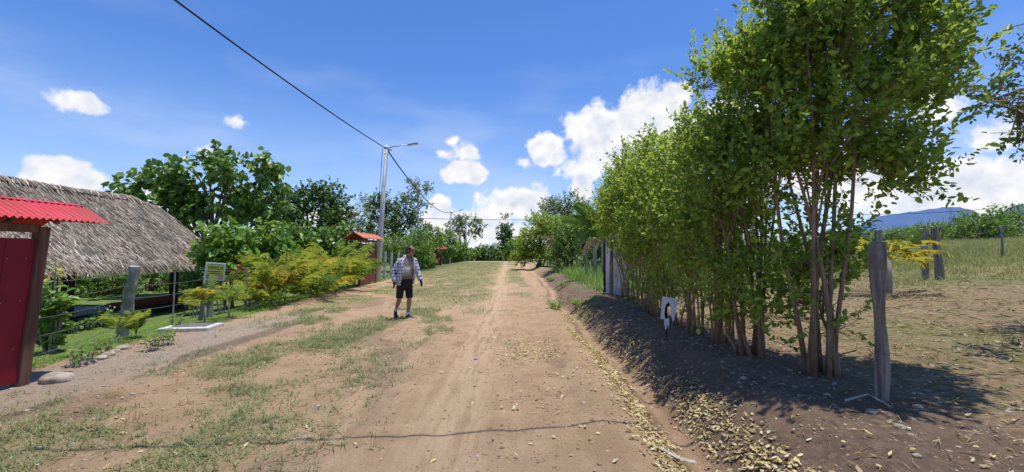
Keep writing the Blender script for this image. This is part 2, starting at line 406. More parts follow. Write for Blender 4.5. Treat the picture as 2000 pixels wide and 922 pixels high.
    for k, nme in enumerate(names):
        q = Q[regs == k]
        u, inv = np.unique(q, return_inverse=True)
        me = mesh_np(nme, V[u], inv.reshape(q.shape))
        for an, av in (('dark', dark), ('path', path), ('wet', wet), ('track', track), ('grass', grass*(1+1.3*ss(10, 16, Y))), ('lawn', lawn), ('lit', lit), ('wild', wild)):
            me.attributes.new(an, 'FLOAT', 'POINT').data.foreach_set('value', np.ascontiguousarray(av.reshape(-1)[u], np.float32))
        me.shade_smooth()
        if len(me.vertices) == len(u): me.normals_split_custom_set_from_vertices(Nn[u].tolist())
        tag(link(nme, me, m), kind='structure')
terrain()

# ------------------------------------------------------------------ sun, sky, clouds
SUN_DIR = Vector((.13, .07, 1.0)).normalized()      # towards the sun
sl = bpy.data.lights.new('sun', 'SUN'); sl.energy = 5.0; sl.angle = R(.5); sl.color = (1, .955, .88)
so = bpy.data.objects.new('sun', sl); COL.objects.link(so)
so.rotation_euler = SUN_DIR.to_track_quat('Z', 'Y').to_euler(); so.location = (4, 5, 25)
W = bpy.data.worlds.new('World'); SC.world = W; W.use_nodes = True
def sky():
    t = NT(W); t.n.clear()
    out = t.new('ShaderNodeOutputWorld'); bg = t.new('ShaderNodeBackground')
    s = t.new('ShaderNodeTexSky', sky_type='NISHITA'); s.sun_disc = False
    s.sun_elevation = math.asin(SUN_DIR.z); s.sun_rotation = math.atan2(SUN_DIR.x, SUN_DIR.y)
    s.altitude = 200; s.air_density = 1.0; s.dust_density = .3; s.ozone_density = 2.0
    tc = t.new('ShaderNodeTexCoord'); sep = t.new('ShaderNodeSeparateXYZ'); t.con(tc.outputs['Generated'], sep.inputs[0])
    az = t.math('ARCTAN2', sep.outputs[0], sep.outputs[1]); el = t.math('ARCSINE', sep.outputs[2])
    D = tc.outputs['Generated']
    n1 = t.new('ShaderNodeTexNoise'); n1.inputs['Scale'].default_value = 9; n1.inputs['Detail'].default_value = 8; n1.inputs['Roughness'].default_value = .58
    t.con(D, n1.inputs['Vector'])
    n2 = t.new('ShaderNodeTexNoise'); n2.inputs['Scale'].default_value = 34; n2.inputs['Detail'].default_value = 6; n2.inputs['Roughness'].default_value = .6
    t.con(D, n2.inputs['Vector'])
    off = t.new('ShaderNodeVectorMath', operation='ADD'); t.con(D, off.inputs[0]); off.inputs[1].default_value = (.006, 0, .022)
    n1b = t.new('ShaderNodeTexNoise'); n1b.inputs['Scale'].default_value = 20; n1b.inputs['Detail'].default_value = 5; t.con(off.outputs[0], n1b.inputs['Vector'])
    n1a = t.new('ShaderNodeTexNoise'); n1a.inputs['Scale'].default_value = 20; n1a.inputs['Detail'].default_value = 5; t.con(D, n1a.inputs['Vector'])
    wisp = t.new('ShaderNodeTexNoise'); wisp.inputs['Scale'].default_value = 3.2; wisp.inputs['Detail'].default_value = 6; wisp.inputs['Roughness'].default_value = .5
    mp = t.new('ShaderNodeMapping'); mp.inputs['Scale'].default_value = (1, 1, 3.4); t.con(D, mp.inputs[0]); t.con(mp.outputs[0], wisp.inputs['Vector'])
    comb = t.new('ShaderNodeCombineXYZ'); t.con(az, comb.inputs[0]); t.con(el, comb.inputs[1])
    # (px, py, rx, ry, strength, softness)  cumulus where they stand in the sky
    C = [(1265, 225, 70, 55, 1.15), (1185, 262, 80, 48, 1.15), (1310, 205, 40, 40, 1.1), (1230, 300, 105, 45, 1.0), (1400, 235, 75, 40, 1.0), (1165, 320, 50, 30, .8),
         (1070, 288, 38, 27, .95), (1022, 316, 14, 10, .6), (914, 337, 38, 18, .95), (920, 297, 26, 15, .5), (878, 275, 18, 9, .35), (864, 300, 16, 12, .4),
         (168, 202, 75, 24, .62), (388, 291, 48, 18, .55), (465, 242, 28, 11, .35), (98, 328, 75, 30, 1.0), (130, 350, 75, 22, .9), (60, 345, 50, 20, .8),
         (1010, 400, 70, 30, 1.0), (965, 425, 55, 28, .9), (860, 396, 24, 14, .8), (855, 436, 45, 26, .85), (905, 425, 50, 22, .7), (975, 455, 90, 30, .95), (930, 462, 60, 24, .85), (700, 470, 120, 24, .7), (1140, 368, 22, 20, .85),
         (1900, 365, 130, 62, 1.05), (1980, 400, 120, 60, 1.0), (1800, 400, 100, 50, .9), (1945, 268, 65, 36, .8), (1830, 210, 60, 40, .7), (1700, 330, 120, 60, .8), (1985, 325, 30, 22, .6),
         (1560, 320, 140, 50, .7), (640, 415, 60, 25, .6), (300, 420, 150, 40, .7)]
    dens = None; low = None
    for px, py, rx, ry, a in C:
        d = at(px, py, 1)-cam.location; d.normalize()
        caz = math.atan2(d.x, d.y); cel = math.asin(d.z)
        k = math.cos(math.atan((px-1000)/FPX))
        sub = t.new('ShaderNodeVectorMath', operation='SUBTRACT'); t.con(comb.outputs[0], sub.inputs[0]); sub.inputs[1].default_value = (caz, cel, 0)
        mul = t.new('ShaderNodeVectorMath', operation='MULTIPLY'); t.con(sub.outputs[0], mul.inputs[0]); mul.inputs[1].default_value = (FPX/rx/k/k/1.12, FPX/ry/k/1.12, 0)
        ln = t.new('ShaderNodeVectorMath', operation='LENGTH'); t.con(mul.outputs[0], ln.inputs[0])
        v = t.math('MULTIPLY', t.math('SUBTRACT', 1.25, ln.outputs['Value']), a)
        dens = v if dens is None else t.math('SMOOTH_MAX', dens, v, .25)
    dens = t.math('MAXIMUM', dens, -.6)
    nn = t.math('ADD', t.math('MULTIPLY', t.math('SUBTRACT', n1.outputs['Fac'], .5), 2.2), t.math('MULTIPLY', t.math('SUBTRACT', n2.outputs['Fac'], .5), .9))
    dd = t.math('ADD', dens, nn)
    mask = t.ramp(dd, .18, .52)
    relief = t.math('SUBTRACT', n1a.outputs['Fac'], n1b.outputs['Fac'])
    shade = t.math('ADD', t.math('MULTIPLY', relief, 2.2), t.math('MULTIPLY', t.math('SUBTRACT', 1.15, dd), .30))
    shade = t.math('ADD', shade, .55, clamp=True)
    ccol = t.mix(shade, (.60, .67, .84), (1.05, 1.04, 1.03))
    hsv = t.new('ShaderNodeHueSaturation'); hsv.inputs['Saturation'].default_value = SKY_SAT; hsv.inputs['Hue'].default_value = SKY_HUE
    hsv.inputs['Value'].default_value = SKY_VAL
    t.con(s.outputs[0], hsv.inputs['Color'])
    sc = t.new('ShaderNodeVectorMath', operation='SCALE'); t.con(hsv.outputs[0], sc.inputs[0]); sc.inputs['Scale'].default_value = SKY_STR
    tn = t.new('ShaderNodeVectorMath', operation='MULTIPLY'); t.con(sc.outputs[0], tn.inputs[0]); tn.inputs[1].default_value = (.72, .95, 1.34)
    base = tn.outputs[0]
    wm = t.math('MULTIPLY', t.ramp(wisp.outputs['Fac'], .44, .72), t.ramp(el, .52, .12))
    base = t.mix(t.math('MULTIPLY', wm, .38), base, (.66, .76, .96))
    base = t.mix(t.math('MULTIPLY', t.ramp(el, .42, -.05), .42), base, (.72, .83, 1.0))
    fin = t.mix(mask, base, ccol)
    t.con(fin, bg.inputs[0]); bg.inputs[1].default_value = 1.0
    t.con(bg.outputs[0], out.inputs[0])
SKY_STR = .13; SKY_SAT = 1.12; SKY_VAL = 1.0; SKY_HUE = .5
sky()
SC.view_settings.view_transform = 'Standard'; SC.view_settings.look = 'None'; SC.view_settings.exposure = 0

# ------------------------------------------------------------------ mountains (far, distance haze put into their blue base colour)
def mountains():
    for ridge, dist, dep in ((((1640, 470), (1700, 425), (1760, 416), (1800, 411), (1840, 405), (1875, 405), (1900, 411), (1925, 430), (1990, 448), (2100, 455), (2300, 470)), 3600, 1),
                             (((1900, 448), (1940, 425), (1968, 408), (1990, 399), (2030, 396), (2080, 402), (2160, 425), (2300, 445)), 3000, 0)):
        V = []; Fq = []
        pts = []
        for (a, b), (c, d) in zip(ridge[:-1], ridge[1:]):
            for k in range(5): pts.append((a+(c-a)*k/5, b+(d-b)*k/5))
        pts.append(ridge[-1])
        rows = 7
        for i, (px, py) in enumerate(pts):
            top = at(px, py+random.uniform(-.8, .8), dist); 
            for r in range(rows):
                f = r/(rows-1)
                V.append((top.x*(1-.22*f)+random.uniform(-25, 25)*min(f*3, 1), top.y*(1-.22*f)+random.uniform(-40, 40)*min(f*3, 1), top.z*(1-f)**1.15-30*f))
        n = len(pts)
        for i in range(n-1):
            for r in range(rows-1): Fq.append((i*rows+r, i*rows+r+1, (i+1)*rows+r+1, (i+1)*rows+r))
        mb = MB(); mb.add(V, Fq)
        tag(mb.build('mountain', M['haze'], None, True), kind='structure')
mountains()
# ------------------------------------------------------------------ ground cover meshes (stuff)
def scatter(n, x0, x1, y0, y1, dens, ypow=1.0):
    x = RNG.uniform(x0, x1, n); y = y0+(y1-y0)*RNG.uniform(0, 1, n)**ypow
    k = RNG.uniform(0, 1, n) < dens(x, y)
    return x[k], y[k]
def visible(x, y, m=1.25): return np.abs(x) < y*1.192*m+.4
def grass_tufts(name, x, y, per, hl, hw, mat, spread=.05, lean=.9):
    n = len(x); h0 = RNG.uniform(.55, 1.2, n)
    xx = np.repeat(x, per)+RNG.normal(0, spread, n*per); yy = np.repeat(y, per)+RNG.normal(0, spread, n*per)
    zz = gz(xx, yy)-.004
    d = RNG.normal(size=(n*per, 3)); d[:, 2] = 0; d = nrm(d)*RNG.uniform(.2, lean, n*per)[:, None]; d[:, 2] = RNG.uniform(.35, 1, n*per)
    L = hl*np.repeat(h0, per)*RNG.uniform(.5, 1.2, n*per)
    V, Q = blades(np.stack([xx, yy, zz], 1), d, L, hw*RNG.uniform(.6, 1.3, n*per))
    return tag(link(name, mesh_np(name, V, Q), mat), kind='stuff', cat='grass')
def road_d(x, y): return grass_density(x, y)**1.5*visible(x, y)
x, y = scatter(22000, -7.2, .9, 2.2, 12, road_d, 1.0)
o = grass_tufts('road_grass', x, y, 9, .115, .0085, M['grass'], .045, 1.3); o['label'] = 'low green grass tufts growing over the dirt road'
x, y = scatter(20000, -12, 2.8, 11, 60, road_d, 1.1)
o = grass_tufts('verge_grass', x, y, 7, .10, .016, M['grass'], .12, 1.2); o['label'] = 'sparse green grass along the far stretch of the road'
x, y = scatter(15000, -15, -6.4, 4.2, 26, lambda x, y: lawn_mask(x, y)*visible(x, y)*(1-.75*ss(-9, -11, x)), 1.0)
o = grass_tufts('lawn_grass', x, y, 7, .045, .010, M['lawn'], .07, 1.2); o['label'] = 'short bright green lawn grass inside the garden fence'
x, y = scatter(700, -7.6, -6.2, 5, 22, lambda x, y: np.exp(-((x+6.62)/.16)**2)*visible(x, y), 1.2)
o = grass_tufts('edge_grass', x, y, 16, .16, .009, M['lawn'], .06, .9); o['label'] = 'longer grass fringe where the lawn meets the dirt'
x, y = scatter(2600, 3.2, 18, 4, 18, lambda x, y: ss(.5, .68, fbm(x*.7, y*.7, 3, 44))*visible(x, y)*ss(4.0, 5, x)*.8, 1.0)
o = grass_tufts('field_grass', x, y, 10, .13, .009, M['fieldgrass'], .08, 1.3); o['label'] = 'patchy green grass on the dry field'
# tall rank grass beyond the field fence, and at the foot of the far right fence
x, y = scatter(9000, 12, 46, 12.5, 40, lambda x, y: visible(x, y, 1.1)*ss(13, 17, x+.25*(y-14)), 1.0)
o = grass_tufts('tall_field_grass', x, y, 9, .42, .020, M['fieldgrass'], .2, .8); o['label'] = 'tall half-dry grass rising beyond the field fence'
x, y = scatter(900, 2.5, 8, 13.0, 30, lambda x, y: ss(2.6, 3.0, x)*visible(x, y), 1.0)
o = grass_tufts('fence_grass', x, y, 14, .75, .018, M['bush'], .16, .6); o['label'] = 'tall green grass standing around the far right fence posts'
x, y = scatter(3500, 4, 24, 12, 34, lambda x, y: visible(x, y)*.9, 1.0)
o = grass_tufts('meadow_grass', x, y, 9, .35, .018, M['fieldgrass'], .2, 1.0); o['label'] = 'rough meadow grass seen through the hedge stems'

def litter(name, x, y, L, W, mat, label, lift=.006, tilt=.35):
    n = len(x); z = gz(x, y)+RNG.uniform(.001, lift, n)
    A = RNG.normal(size=(n, 3)); A[:, 2] *= tilt*.5; N = RNG.normal(size=(n, 3))*tilt; N[:, 2] = 1
    e = .03
    sl = np.stack([-(gz(x+e, y)-gz(x-e, y))/(2*e), -(gz(x, y+e)-gz(x, y-e))/(2*e), np.ones(n)], 1); sl = nrm(sl)
    N = nrm(nrm(N)+sl*.8); A = A-N*np.sum(A*N, 1, keepdims=True)*.85
    V, Q = leaves(np.stack([x, y, z+.004], 1), A, N, L*RNG.uniform(.45, 1.35, n), W*RNG.uniform(.45, 1.2, n), .5*RNG.uniform(-.5, 1, n)[:, None], RNG.uniform(-.25, .3, n)[:, None])
    o = link(name, mesh_np(name, V, Q), mat); return tag(o, label, 'leaf litter', None, 'stuff')
def fd(x, y):
    xr = bands(x, y); n = fbm(x*1.5, y*1.2, 3, 70)
    d = np.exp(-((xr-1.20)/.13)**2)*1.15*ss(.22, .42, n)+np.exp(-((xr-1.83)/.15)**2)*1.15*ss(.25, .42, n)
    d = d*(1-.65*ss(9, 13, y))
    d = d+.4*np.exp(-(((x-.28)/.42)**2+((y-6.6)/1.0)**2))*ss(.35, .55, n)
    d = d+.02*ss(1.9, 2.2, xr)*(1-ss(3.6, 4.2, x))+.012*ss(-.3, .4, x)*(1-ss(1, 1.1, xr))+.003
    d = d+.007*np.exp(-((x+3)/1.6)**2)
    return np.clip(d, 0, 1)*(1-.8*ss(12, 20, y))*visible(x, y)
x, y = scatter(150000, -5.5, 4.2, 2.2, 16, fd, 1.15)
litter('fallen_leaves', x, y, .050, .025, M['fallen'], 'pale yellow fallen leaves lying along both sides of the ditch', .022, .55)
x, y = scatter(9000, 3.4, 15, 3.4, 14, lambda x, y: (.25+.75*ss(.4, .6, fbm(x*.9, y*.9, 3, 72)))*visible(x, y)*ss(3.3, 4.2, x), 1.0)
litter('field_leaf_litter', x, y, .085, .035, M['dry'], 'dry leaf litter strewn over the field', .02)
x, y = scatter(7000, 3.6, 17, 3.4, 16, lambda x, y: (.3+.7*ss(.42, .6, fbm(x*.8, y*.8, 3, 73)))*visible(x, y), 1.0)
litter('field_straw', x, y, .22, .008, M['straw'], 'cut straw scattered over the field', .03)
x, y = scatter(1500, 1.7, 3.6, 2.2, 12, lambda x, y: .6*visible(x, y), 1.0)
litter('bank_twigs', x, y, .14, .006, M['dry'], 'thin dry twigs and leaf stalks on the bank', .02)

def pebble_mesh(x, y, r, name, label, mat):
    import bmesh
    bm = bmesh.new(); bmesh.ops.create_icosphere(bm, subdivisions=1, radius=1)
    bv = np.array([v.co[:] for v in bm.verts]); bf = np.array([[v.index for v in f.verts] for f in bm.faces]); bm.free()
    n = len(x); s = np.stack([RNG.uniform(.7, 1.3, n), RNG.uniform(.7, 1.3, n), RNG.uniform(.35, .7, n)], 1)*r[:, None]
    V = bv[None]*s[:, None]*(1+.18*RNG.normal(size=(n, len(bv), 1)))
    V = V+np.stack([x, y, gz(x, y)], 1)[:, None]
    F_ = (np.arange(n)[:, None, None]*len(bv)+bf[None]).reshape(-1, 3)
    o = link(name, mesh_np(name, V.reshape(-1, 3), F_), mat, None, True); return tag(o, label, 'pebbles', None, 'stuff')
x, y = scatter(5200, -7, 8, 2.2, 10, lambda x, y: visible(x, y)*(.12+.5*np.exp(-((x+4.7)/.5)**2)+.25*ss(1.7, 2, x)), 1.0)
pebble_mesh(x, y, RNG.uniform(.006, .022, len(x))*RNG.choice([1, 1, 1.6], len(x)), 'pebbles', 'small pale pebbles and clods lying on the bare soil', M['stone'])

M['clod'] = surf('soil clod', (.20, .135, .088), (.44, .31, .20), 5, rough=.95, bump=.3, spec=.1)
x, y = scatter(26000, -6.4, 4.2, 2.2, 9, lambda x, y: visible(x, y)*(.25+.75*ss(.42, .62, fbm(x*1.4, y*.7, 3, 88)))*(1-.6*np.exp(-((x+.55)/.4)**2)), 1.25)
pebble_mesh(x, y, RNG.uniform(.003, .011, len(x))*RNG.choice([1, 1, 1, 1.9], len(x)), 'soil_clods', 'small crumbs and clods of dry soil lying on the road', M['clod'])

# ------------------------------------------------------------------ trees and shrubs
def ell(px, py, d, rpx, rpy, rd=None):
    c = at(px, py, d); rx = rpx*d/FPX
    return (c, rx, rd if rd else rx, rpy*d/FPX)
def in_ells(ells, n, shell=.45, gap=.0, gf=1.0, seed=0):
    w = np.array([e[1]*e[2]*e[3] for e in ells])**.8; w = w/w.sum()
    k = RNG.choice(len(ells), n, p=w)
    C = np.array([tuple(e[0]) for e in ells])[k]; Rr = np.array([(e[1], e[2], e[3]) for e in ells])[k]
    d = rdir(n)*(RNG.uniform(0, 1, n)**shell)[:, None]
    P = C+d*Rr
    if gap > 0:
        s = seed*7.3
        nz = np.array([mnoise.noise(Vector((p[0]*gf+s, p[1]*gf, p[2]*gf))) for p in P])
        keep = nz > (np.quantile(nz, gap))
        return P[keep], d[keep]
    return P, d
def make_tree(name, label, cat, base, ells, ntw, twl, lpt, ll, lw, mat, bark, tr=.1, nst=1, up=.5, out=.6, rnd=.5, droop=.0,
              gap=.25, gf=1.0, group=None, limbs=7, spread=.1, fork=.45, leafup=.8, shape=(.28, .72, 1., .8), seed=0, loose=0, sub=.5, kind_part='trunk', lbend=.15):
    base = Vector(base); t = thing(name, label, cat, base, 0, group)
    b0 = np.array(base)
    P, d = in_ells(ells, int(ntw/(1-gap)), .45, gap, gf, seed)
    n = len(P)
    D = nrm(nrm(d+1e-4)*out+np.array([[0, 0, up]])+RNG.normal(size=(n, 3))*rnd)
    Lw = twl*RNG.uniform(.5, 1.3, n)
    if loose:
        k = RNG.choice(n, loose); Lw[k] *= 2.0
    # leaves alternate along each twig
    tt = np.tile((np.arange(lpt)+.6)/lpt, n); rp = np.repeat(np.arange(n), lpt)
    lp = P[rp]+D[rp]*(Lw[rp]*tt)[:, None]
    perp = rdir(len(rp)); perp = nrm(perp-D[rp]*np.sum(perp*D[rp], 1, keepdims=True))
    A = nrm(D[rp]*.55+perp*.85+np.array([[0, 0, -droop]]))
    N = nrm(np.array([[0, 0, leafup]])+RNG.normal(size=(len(rp), 3))*.5)
    V, Q = leaves(lp-b0, A, N, ll*(sz := RNG.uniform(.45, 1.35, len(rp))), lw*sz*RNG.uniform(.8, 1.15, len(rp)), .16, lbend, shape)
    link('crown', mesh_np('crown', V, Q), mat, t)
    # stems
    cen = np.mean([np.array(e[0]) for e in ells], 0); lowz = min(e[0][2]-e[3]*.6 for e in ells)
    H = max(.3, (cen[2]-b0[2]))
    limbpts = []
    br = MB()
    for s in range(nst):
        a = 2*math.pi*(s+random.random()*.6)/nst; off = Vector((math.cos(a), math.sin(a), 0))*(spread if nst > 1 else 0)
        tgt = Vector(cen-b0)*.98+(Vector(P[RNG.integers(n)]-cen)*.9 if nst > 1 else Vector((0, 0, 0)))
        pts = []; rr = []
        for k in range(8):
            f = k/7
            q = off.lerp(tgt+off, f**1.15)+Vector((math.sin(f*5+s), math.cos(f*4+s*2), 0))*(.09*H*.4*f)
            q.z = (tgt.z)*f
            pts.append(q); rr.append(tr*(1-.62*f)*(1.25 if k == 0 else 1))
        pts[0].z -= .06
        MB().tube(pts, rr, 8, True, .08).build(kind_part, bark, t, True)
        k0 = max(1, int(7*fork))
        for j in range(max(1, limbs//nst)):
            k = random.randint(k0, 7); st = pts[k]; e = Vector(P[RNG.integers(n)]-b0)
            mid = st.lerp(e, .5)+Vector((random.uniform(-.1, .1), random.uniform(-.1, .1), .12))*(e-st).length
            lp_ = [st, st.lerp(mid, .55), mid, mid.lerp(e, .55)+Vector((0, 0, .03)), e]
            br.tube(lp_, [rr[k]*.7, rr[k]*.55, rr[k]*.42, rr[k]*.28, rr[k]*.12], 5, True)
            limbpts += lp_[1:]
        limbpts += pts[3:]
    LP = np.array([tuple(v) for v in limbpts])
    PL = P-b0
    for i in np.nonzero(RNG.uniform(0, 1, n) < sub)[0]:
        dd = np.sum((LP-PL[i])**2, 1); j = int(np.argmin(dd)); q = Vector(LP[j]); p = Vector(PL[i]); e = p+Vector(D[i])*Lw[i]*.9
        m_ = q.lerp(p, .6)+Vector((0, 0, -.05))*(p-q).length
        r = min(tr*.16, .012+.002*(p-q).length)
        br.tube([q, m_, p, e], [r, r*.8, r*.6, r*.25], 3, False)
    br.build('branches', bark, t, True)
    return t

# ---- the hedge row along the bank, near to far
def gp(x, y): return Vector((x, y, G(x, y)))
HROW = []
def hedge(i, x, y, ells, label, ntw, twl=.34, lpt=12, ll=.058, lw=.034, tr=.035, nst=4, gap=.3, seed=0, **k):
    make_tree('hedge_tree', label, 'hedge tree', gp(x, y), ells, ntw, twl, lpt, ll, lw, M['hedge'], M['hedgebark'], tr, nst, .85, .5, .42, -.1, gap, 2.2,
              'hedge trees in a row on the bank', 12, .13, .25, .55, seed=i, loose=40, sub=.55, kind_part='stem', **k)
hedge(1, 3.25, 4.55, [(Vector((3.65, 4.75, 3.6)), 1.05, 1.0, 1.3), (Vector((4.35, 4.75, 3.8)), .6, .6, .9), (Vector((3.8, 4.65, 4.8)), 1.0, .9, .8), (Vector((3.1, 4.75, 2.7)), .55, .6, .7), (Vector((3.2, 4.8, 4.0)), .6, .6, .65), (Vector((4.1, 4.75, 2.5)), .55, .55, .4), (Vector((3.35, 4.65, 1.3)), .5, .42, .7), (Vector((3.0, 4.9, 1.0)), .32, .32, .45)],
      'tallest and nearest hedge tree, its bright top running out of the picture', 2700, .40, 13, .068, .040, .026, 9, .45)
hedge(2, 2.95, 5.35, [(Vector((2.95, 5.5, 3.2)), .7, .75, .85), (Vector((2.85, 5.5, 2.4)), .6, .6, .9), (Vector((3.35, 5.6, 3.9)), .6, .6, .6), (Vector((2.68, 5.4, 3.65)), .36, .4, .42), (Vector((2.9, 5.4, 1.2)), .5, .45, .75)],
      'second hedge tree from the near end, leaning on the tallest one', 1200, .36, 12, .064, .037, .027, 8, .45)
data = [(2.95, 6.05, 3.8, .62, 'hedge tree with dense dark foliage right of the torn white board'),
        (2.85, 6.75, 3.9, .60, 'hedge tree rising just right of the torn white board'),
        (2.95, 7.4, 3.95, .60, 'hedge tree standing directly behind the torn white board'),
        (2.9, 8.05, 4.15, .62, 'pointed hedge tree just left of the torn white board'),
        (2.95, 8.7, 4.1, .58, 'slender hedge tree, sixth from the far end of the row'),
        (2.9, 9.35, 4.0, .60, 'hedge tree, fifth from the far end of the row'),
        (2.98, 10.0, 4.2, .62, 'tall pointed hedge tree, fourth from the far end of the row'),
        (2.92, 10.7, 4.0, .62, 'hedge tree, third from the far end of the row'),
        (2.95, 11.4, 3.9, .64, 'hedge tree, second from the white metal gate'),
        (2.78, 12.1, 3.75, .72, 'last hedge tree of the row, overhanging the white metal gate')]
for i, (hx, hyy, top, r, lab) in enumerate(data):
    top -= .38 if i < 6 else .3
    if i >= 6: hx = 3.2
    e = [(Vector((hx-.08, hyy, top-1.15)), r*1.1, r, 1.1), (Vector((hx+.05, hyy, 1.85)), r*.9, r*.85, .62), (Vector((hx-.12+.1*(i % 3), hyy+.1, top-.35)), r*.55, r*.5, .55), (Vector((hx, hyy, .95)), r*.45, r*.5, .5)]
    if i >= 6: e = [(Vector((hx-.3, hyy, top-1.0)), r*1.15, r, .95), (Vector((hx-.35, hyy+.1, top-.35)), r*.55, r*.5, .55), (Vector((hx+.1, hyy, 1.5)), r*.4, r*.6, .6)]
    if i == 9: e[0] = (Vector((hx-.1, hyy, top-1.0)), r, r, .9)
    hedge(3+i, hx, hyy, e, lab, 600 if i < 4 else 500, .34, 12, .060 if i < 5 else .068, .036, .017, 7, .52)
# ---- tree standing just outside the right edge: a few boughs reach into the picture
make_tree('overhanging_tree', 'tree at the right edge with only its leafy bough tips in the picture', 'tree', gp(8.2, 5.8),
          [(at(1990, 175, 5.2), .32, .5, .16), (at(1960, 150, 5.3), .22, .3, .12), (at(2015, 255, 5.4), .22, .4, .14), (at(2010, 40, 5.2), .12, .4, .2), (Vector((7.9, 5.6, 3.6)), 1.0, 1.0, .8), (Vector((8.4, 5.8, 4.2)), 1.2, 1.2, .9)],
          520, .34, 11, .07, .042, M['dark'], M['hedgebark'], .07, 1, .1, .8, .5, .1, .25, 1.2, None, 16, .1, .5, .6, seed=33, sub=.8)

# ---- left side: trees behind the thatched shelter
LG = lambda x, y: Vector((x, y, G(x, y)))
def tbase(px, d): 
    p = at(px, 490, d); return LG(p.x, p.y)
E_ = ell
make_tree('broadleaf_tree', 'large broad-leaved tree rising directly behind the thatched roof', 'tree', tbase(405, 20),
          [E_(290, 375, 19.5, 42, 24, 1.3), E_(345, 350, 20, 42, 26, 1.3), E_(405, 345, 20.5, 45, 34, 1.4), E_(440, 310, 20, 24, 14, .7), E_(480, 345, 20, 40, 30, 1.2), E_(528, 320, 20, 14, 16, .5), E_(525, 360, 20.5, 26, 30, .8), E_(375, 400, 20, 60, 28, 1.5), E_(450, 400, 20.5, 60, 30, 1.5), E_(520, 410, 21, 40, 30, 1.3), E_(340, 420, 20, 40, 30, 1.3)],
          620, .55, 7, .30, .20, M['bigleaf'], M['bark'], .16, 1, .35, .7, .5, .45, .42, .75, None, 18, .1, .35, .6, (.3, .7, 1.0, .95), 3, 8, .5)
make_tree('dense_tree', 'dark round-topped tree to the right of the broad-leaved tree', 'tree', tbase(600, 26),
          [E_(600, 395, 26, 48, 32, 1.8), E_(640, 400, 26, 34, 38, 1.5), E_(560, 395, 25, 30, 30, 1.4), E_(560, 445, 25, 46, 30, 1.6), E_(625, 440, 25.5, 48, 26, 1.6), E_(665, 425, 26, 20, 18, 1), E_(530, 440, 25, 30, 30, 1.2)],
          720, .55, 9, .20, .12, M['dark'], M['bark'], .17, 1, .4, .8, .5, .3, .32, .7, None, 16, .1, .35, .6, seed=4, sub=.45)
for (px, py, d, rx, ry, lab, s) in ((450, 475, 14.5, 40, 26, 'glossy large-leaved shrub above the yellow sign', 5), (525, 462, 16, 40, 22, 'glossy large-leaved shrub behind the orange-leaved plant', 6), (590, 470, 18, 42, 20, 'large-leaved shrub behind the first two feathery palms', 7), (655, 468, 20, 34, 22, 'large-leaved shrub left of the orange-roofed gate', 8)):
    make_tree('garden_shrub', lab, 'shrub', tbase(px, d), [E_(px, py, d, rx, ry, .8), E_(px-12, py+28, d, rx*.9, ry, .8), E_(px+14, py+45, d, rx*.8, ry, .8)], 230, .4, 6, .24, .15, M['bright'] if s < 7 else M['bigleaf'], M['bark'], .05, 2, .4, .8, .5, .3, .25, .9, 'large-leaved shrubs behind the garden palms', 8, .1, .3, .7, (.3, .7, 1, .95), s)
# greenery seen beneath the eave of the shelter
for (px, py, d, rx, ry, lab, s) in ((120, 550, 19, 50, 24, 'leafy shrub seen under the left part of the thatched eave', 61), (205, 556, 20, 45, 22, 'leafy shrub seen between the two nearer shelter posts', 62), (300, 552, 22, 42, 22, 'leafy shrub seen to the right of the big leaning fence post', 63), (350, 548, 24, 34, 22, 'leafy shrub seen below the right end of the thatched eave', 64), (395, 545, 21, 30, 26, 'dark shrub right behind the yellow sign', 65), (40, 545, 18, 40, 22, 'leafy shrub hidden partly by the red gate', 66)):
    make_tree('backyard_shrub', lab, 'shrub', tbase(px, d), [E_(px, py, d, rx*1.2, ry*1.2, 1.0), E_(px+10, py-28, d+1, rx, ry*1.2, 1.0), E_(px-5, py+16, d, rx*1.1, ry*.7, 1.)], 380, .45, 7, .15, .08, M['bush'], M['bark'], .05, 3, .4, .8, .5, .1, .25, .8, 'shrubs behind the thatched shelter', 6, .15, .2, .6, seed=s)
# middle distance, left of the road
make_tree('pale_tree', 'pale grey-green thin tree behind the first concrete pole', 'tree', tbase(690, 38), [E_(690, 430, 38, 26, 30, 1.6), E_(705, 405, 38, 18, 14, 1), E_(670, 450, 38, 24, 18, 1.2)], 300, .7, 8, .16, .08, M['pale'], M['palebark'], .10, 1, .6, .7, .5, 0, .35, .6, None, 12, seed=9)
make_tree('dark_tree', 'dark leafy tree behind the first concrete pole', 'tree', tbase(765, 42), [E_(760, 400, 42, 46, 22, 2.2), E_(735, 415, 42, 22, 24, 1.6), E_(790, 425, 42, 36, 32, 2), E_(750, 450, 42, 46, 26, 2.2), E_(815, 445, 42, 18, 24, 1.4)], 560, .8, 9, .27, .14, M['dark'], M['bark'], .16, 1, .4, .8, .5, .2, .34, .5, None, 14, seed=10)
make_tree('umbrella_tree', 'thin pale tree with flat tiered crown rising above the dark tree', 'tree', tbase(806, 38), [E_(822, 370, 38, 24, 5, 1), E_(840, 364, 38, 14, 4, .7), E_(806, 358, 38, 12, 8, .7), E_(800, 385, 38, 20, 6, 1), E_(832, 398, 38, 14, 6, .8), E_(850, 366, 38, 6, 3, .4)], 170, .45, 8, .16, .08, M['pale'], M['palebark'], .09, 1, .1, .8, .5, .1, .2, .8, None, 14, .1, .75, seed=11, sub=.8)
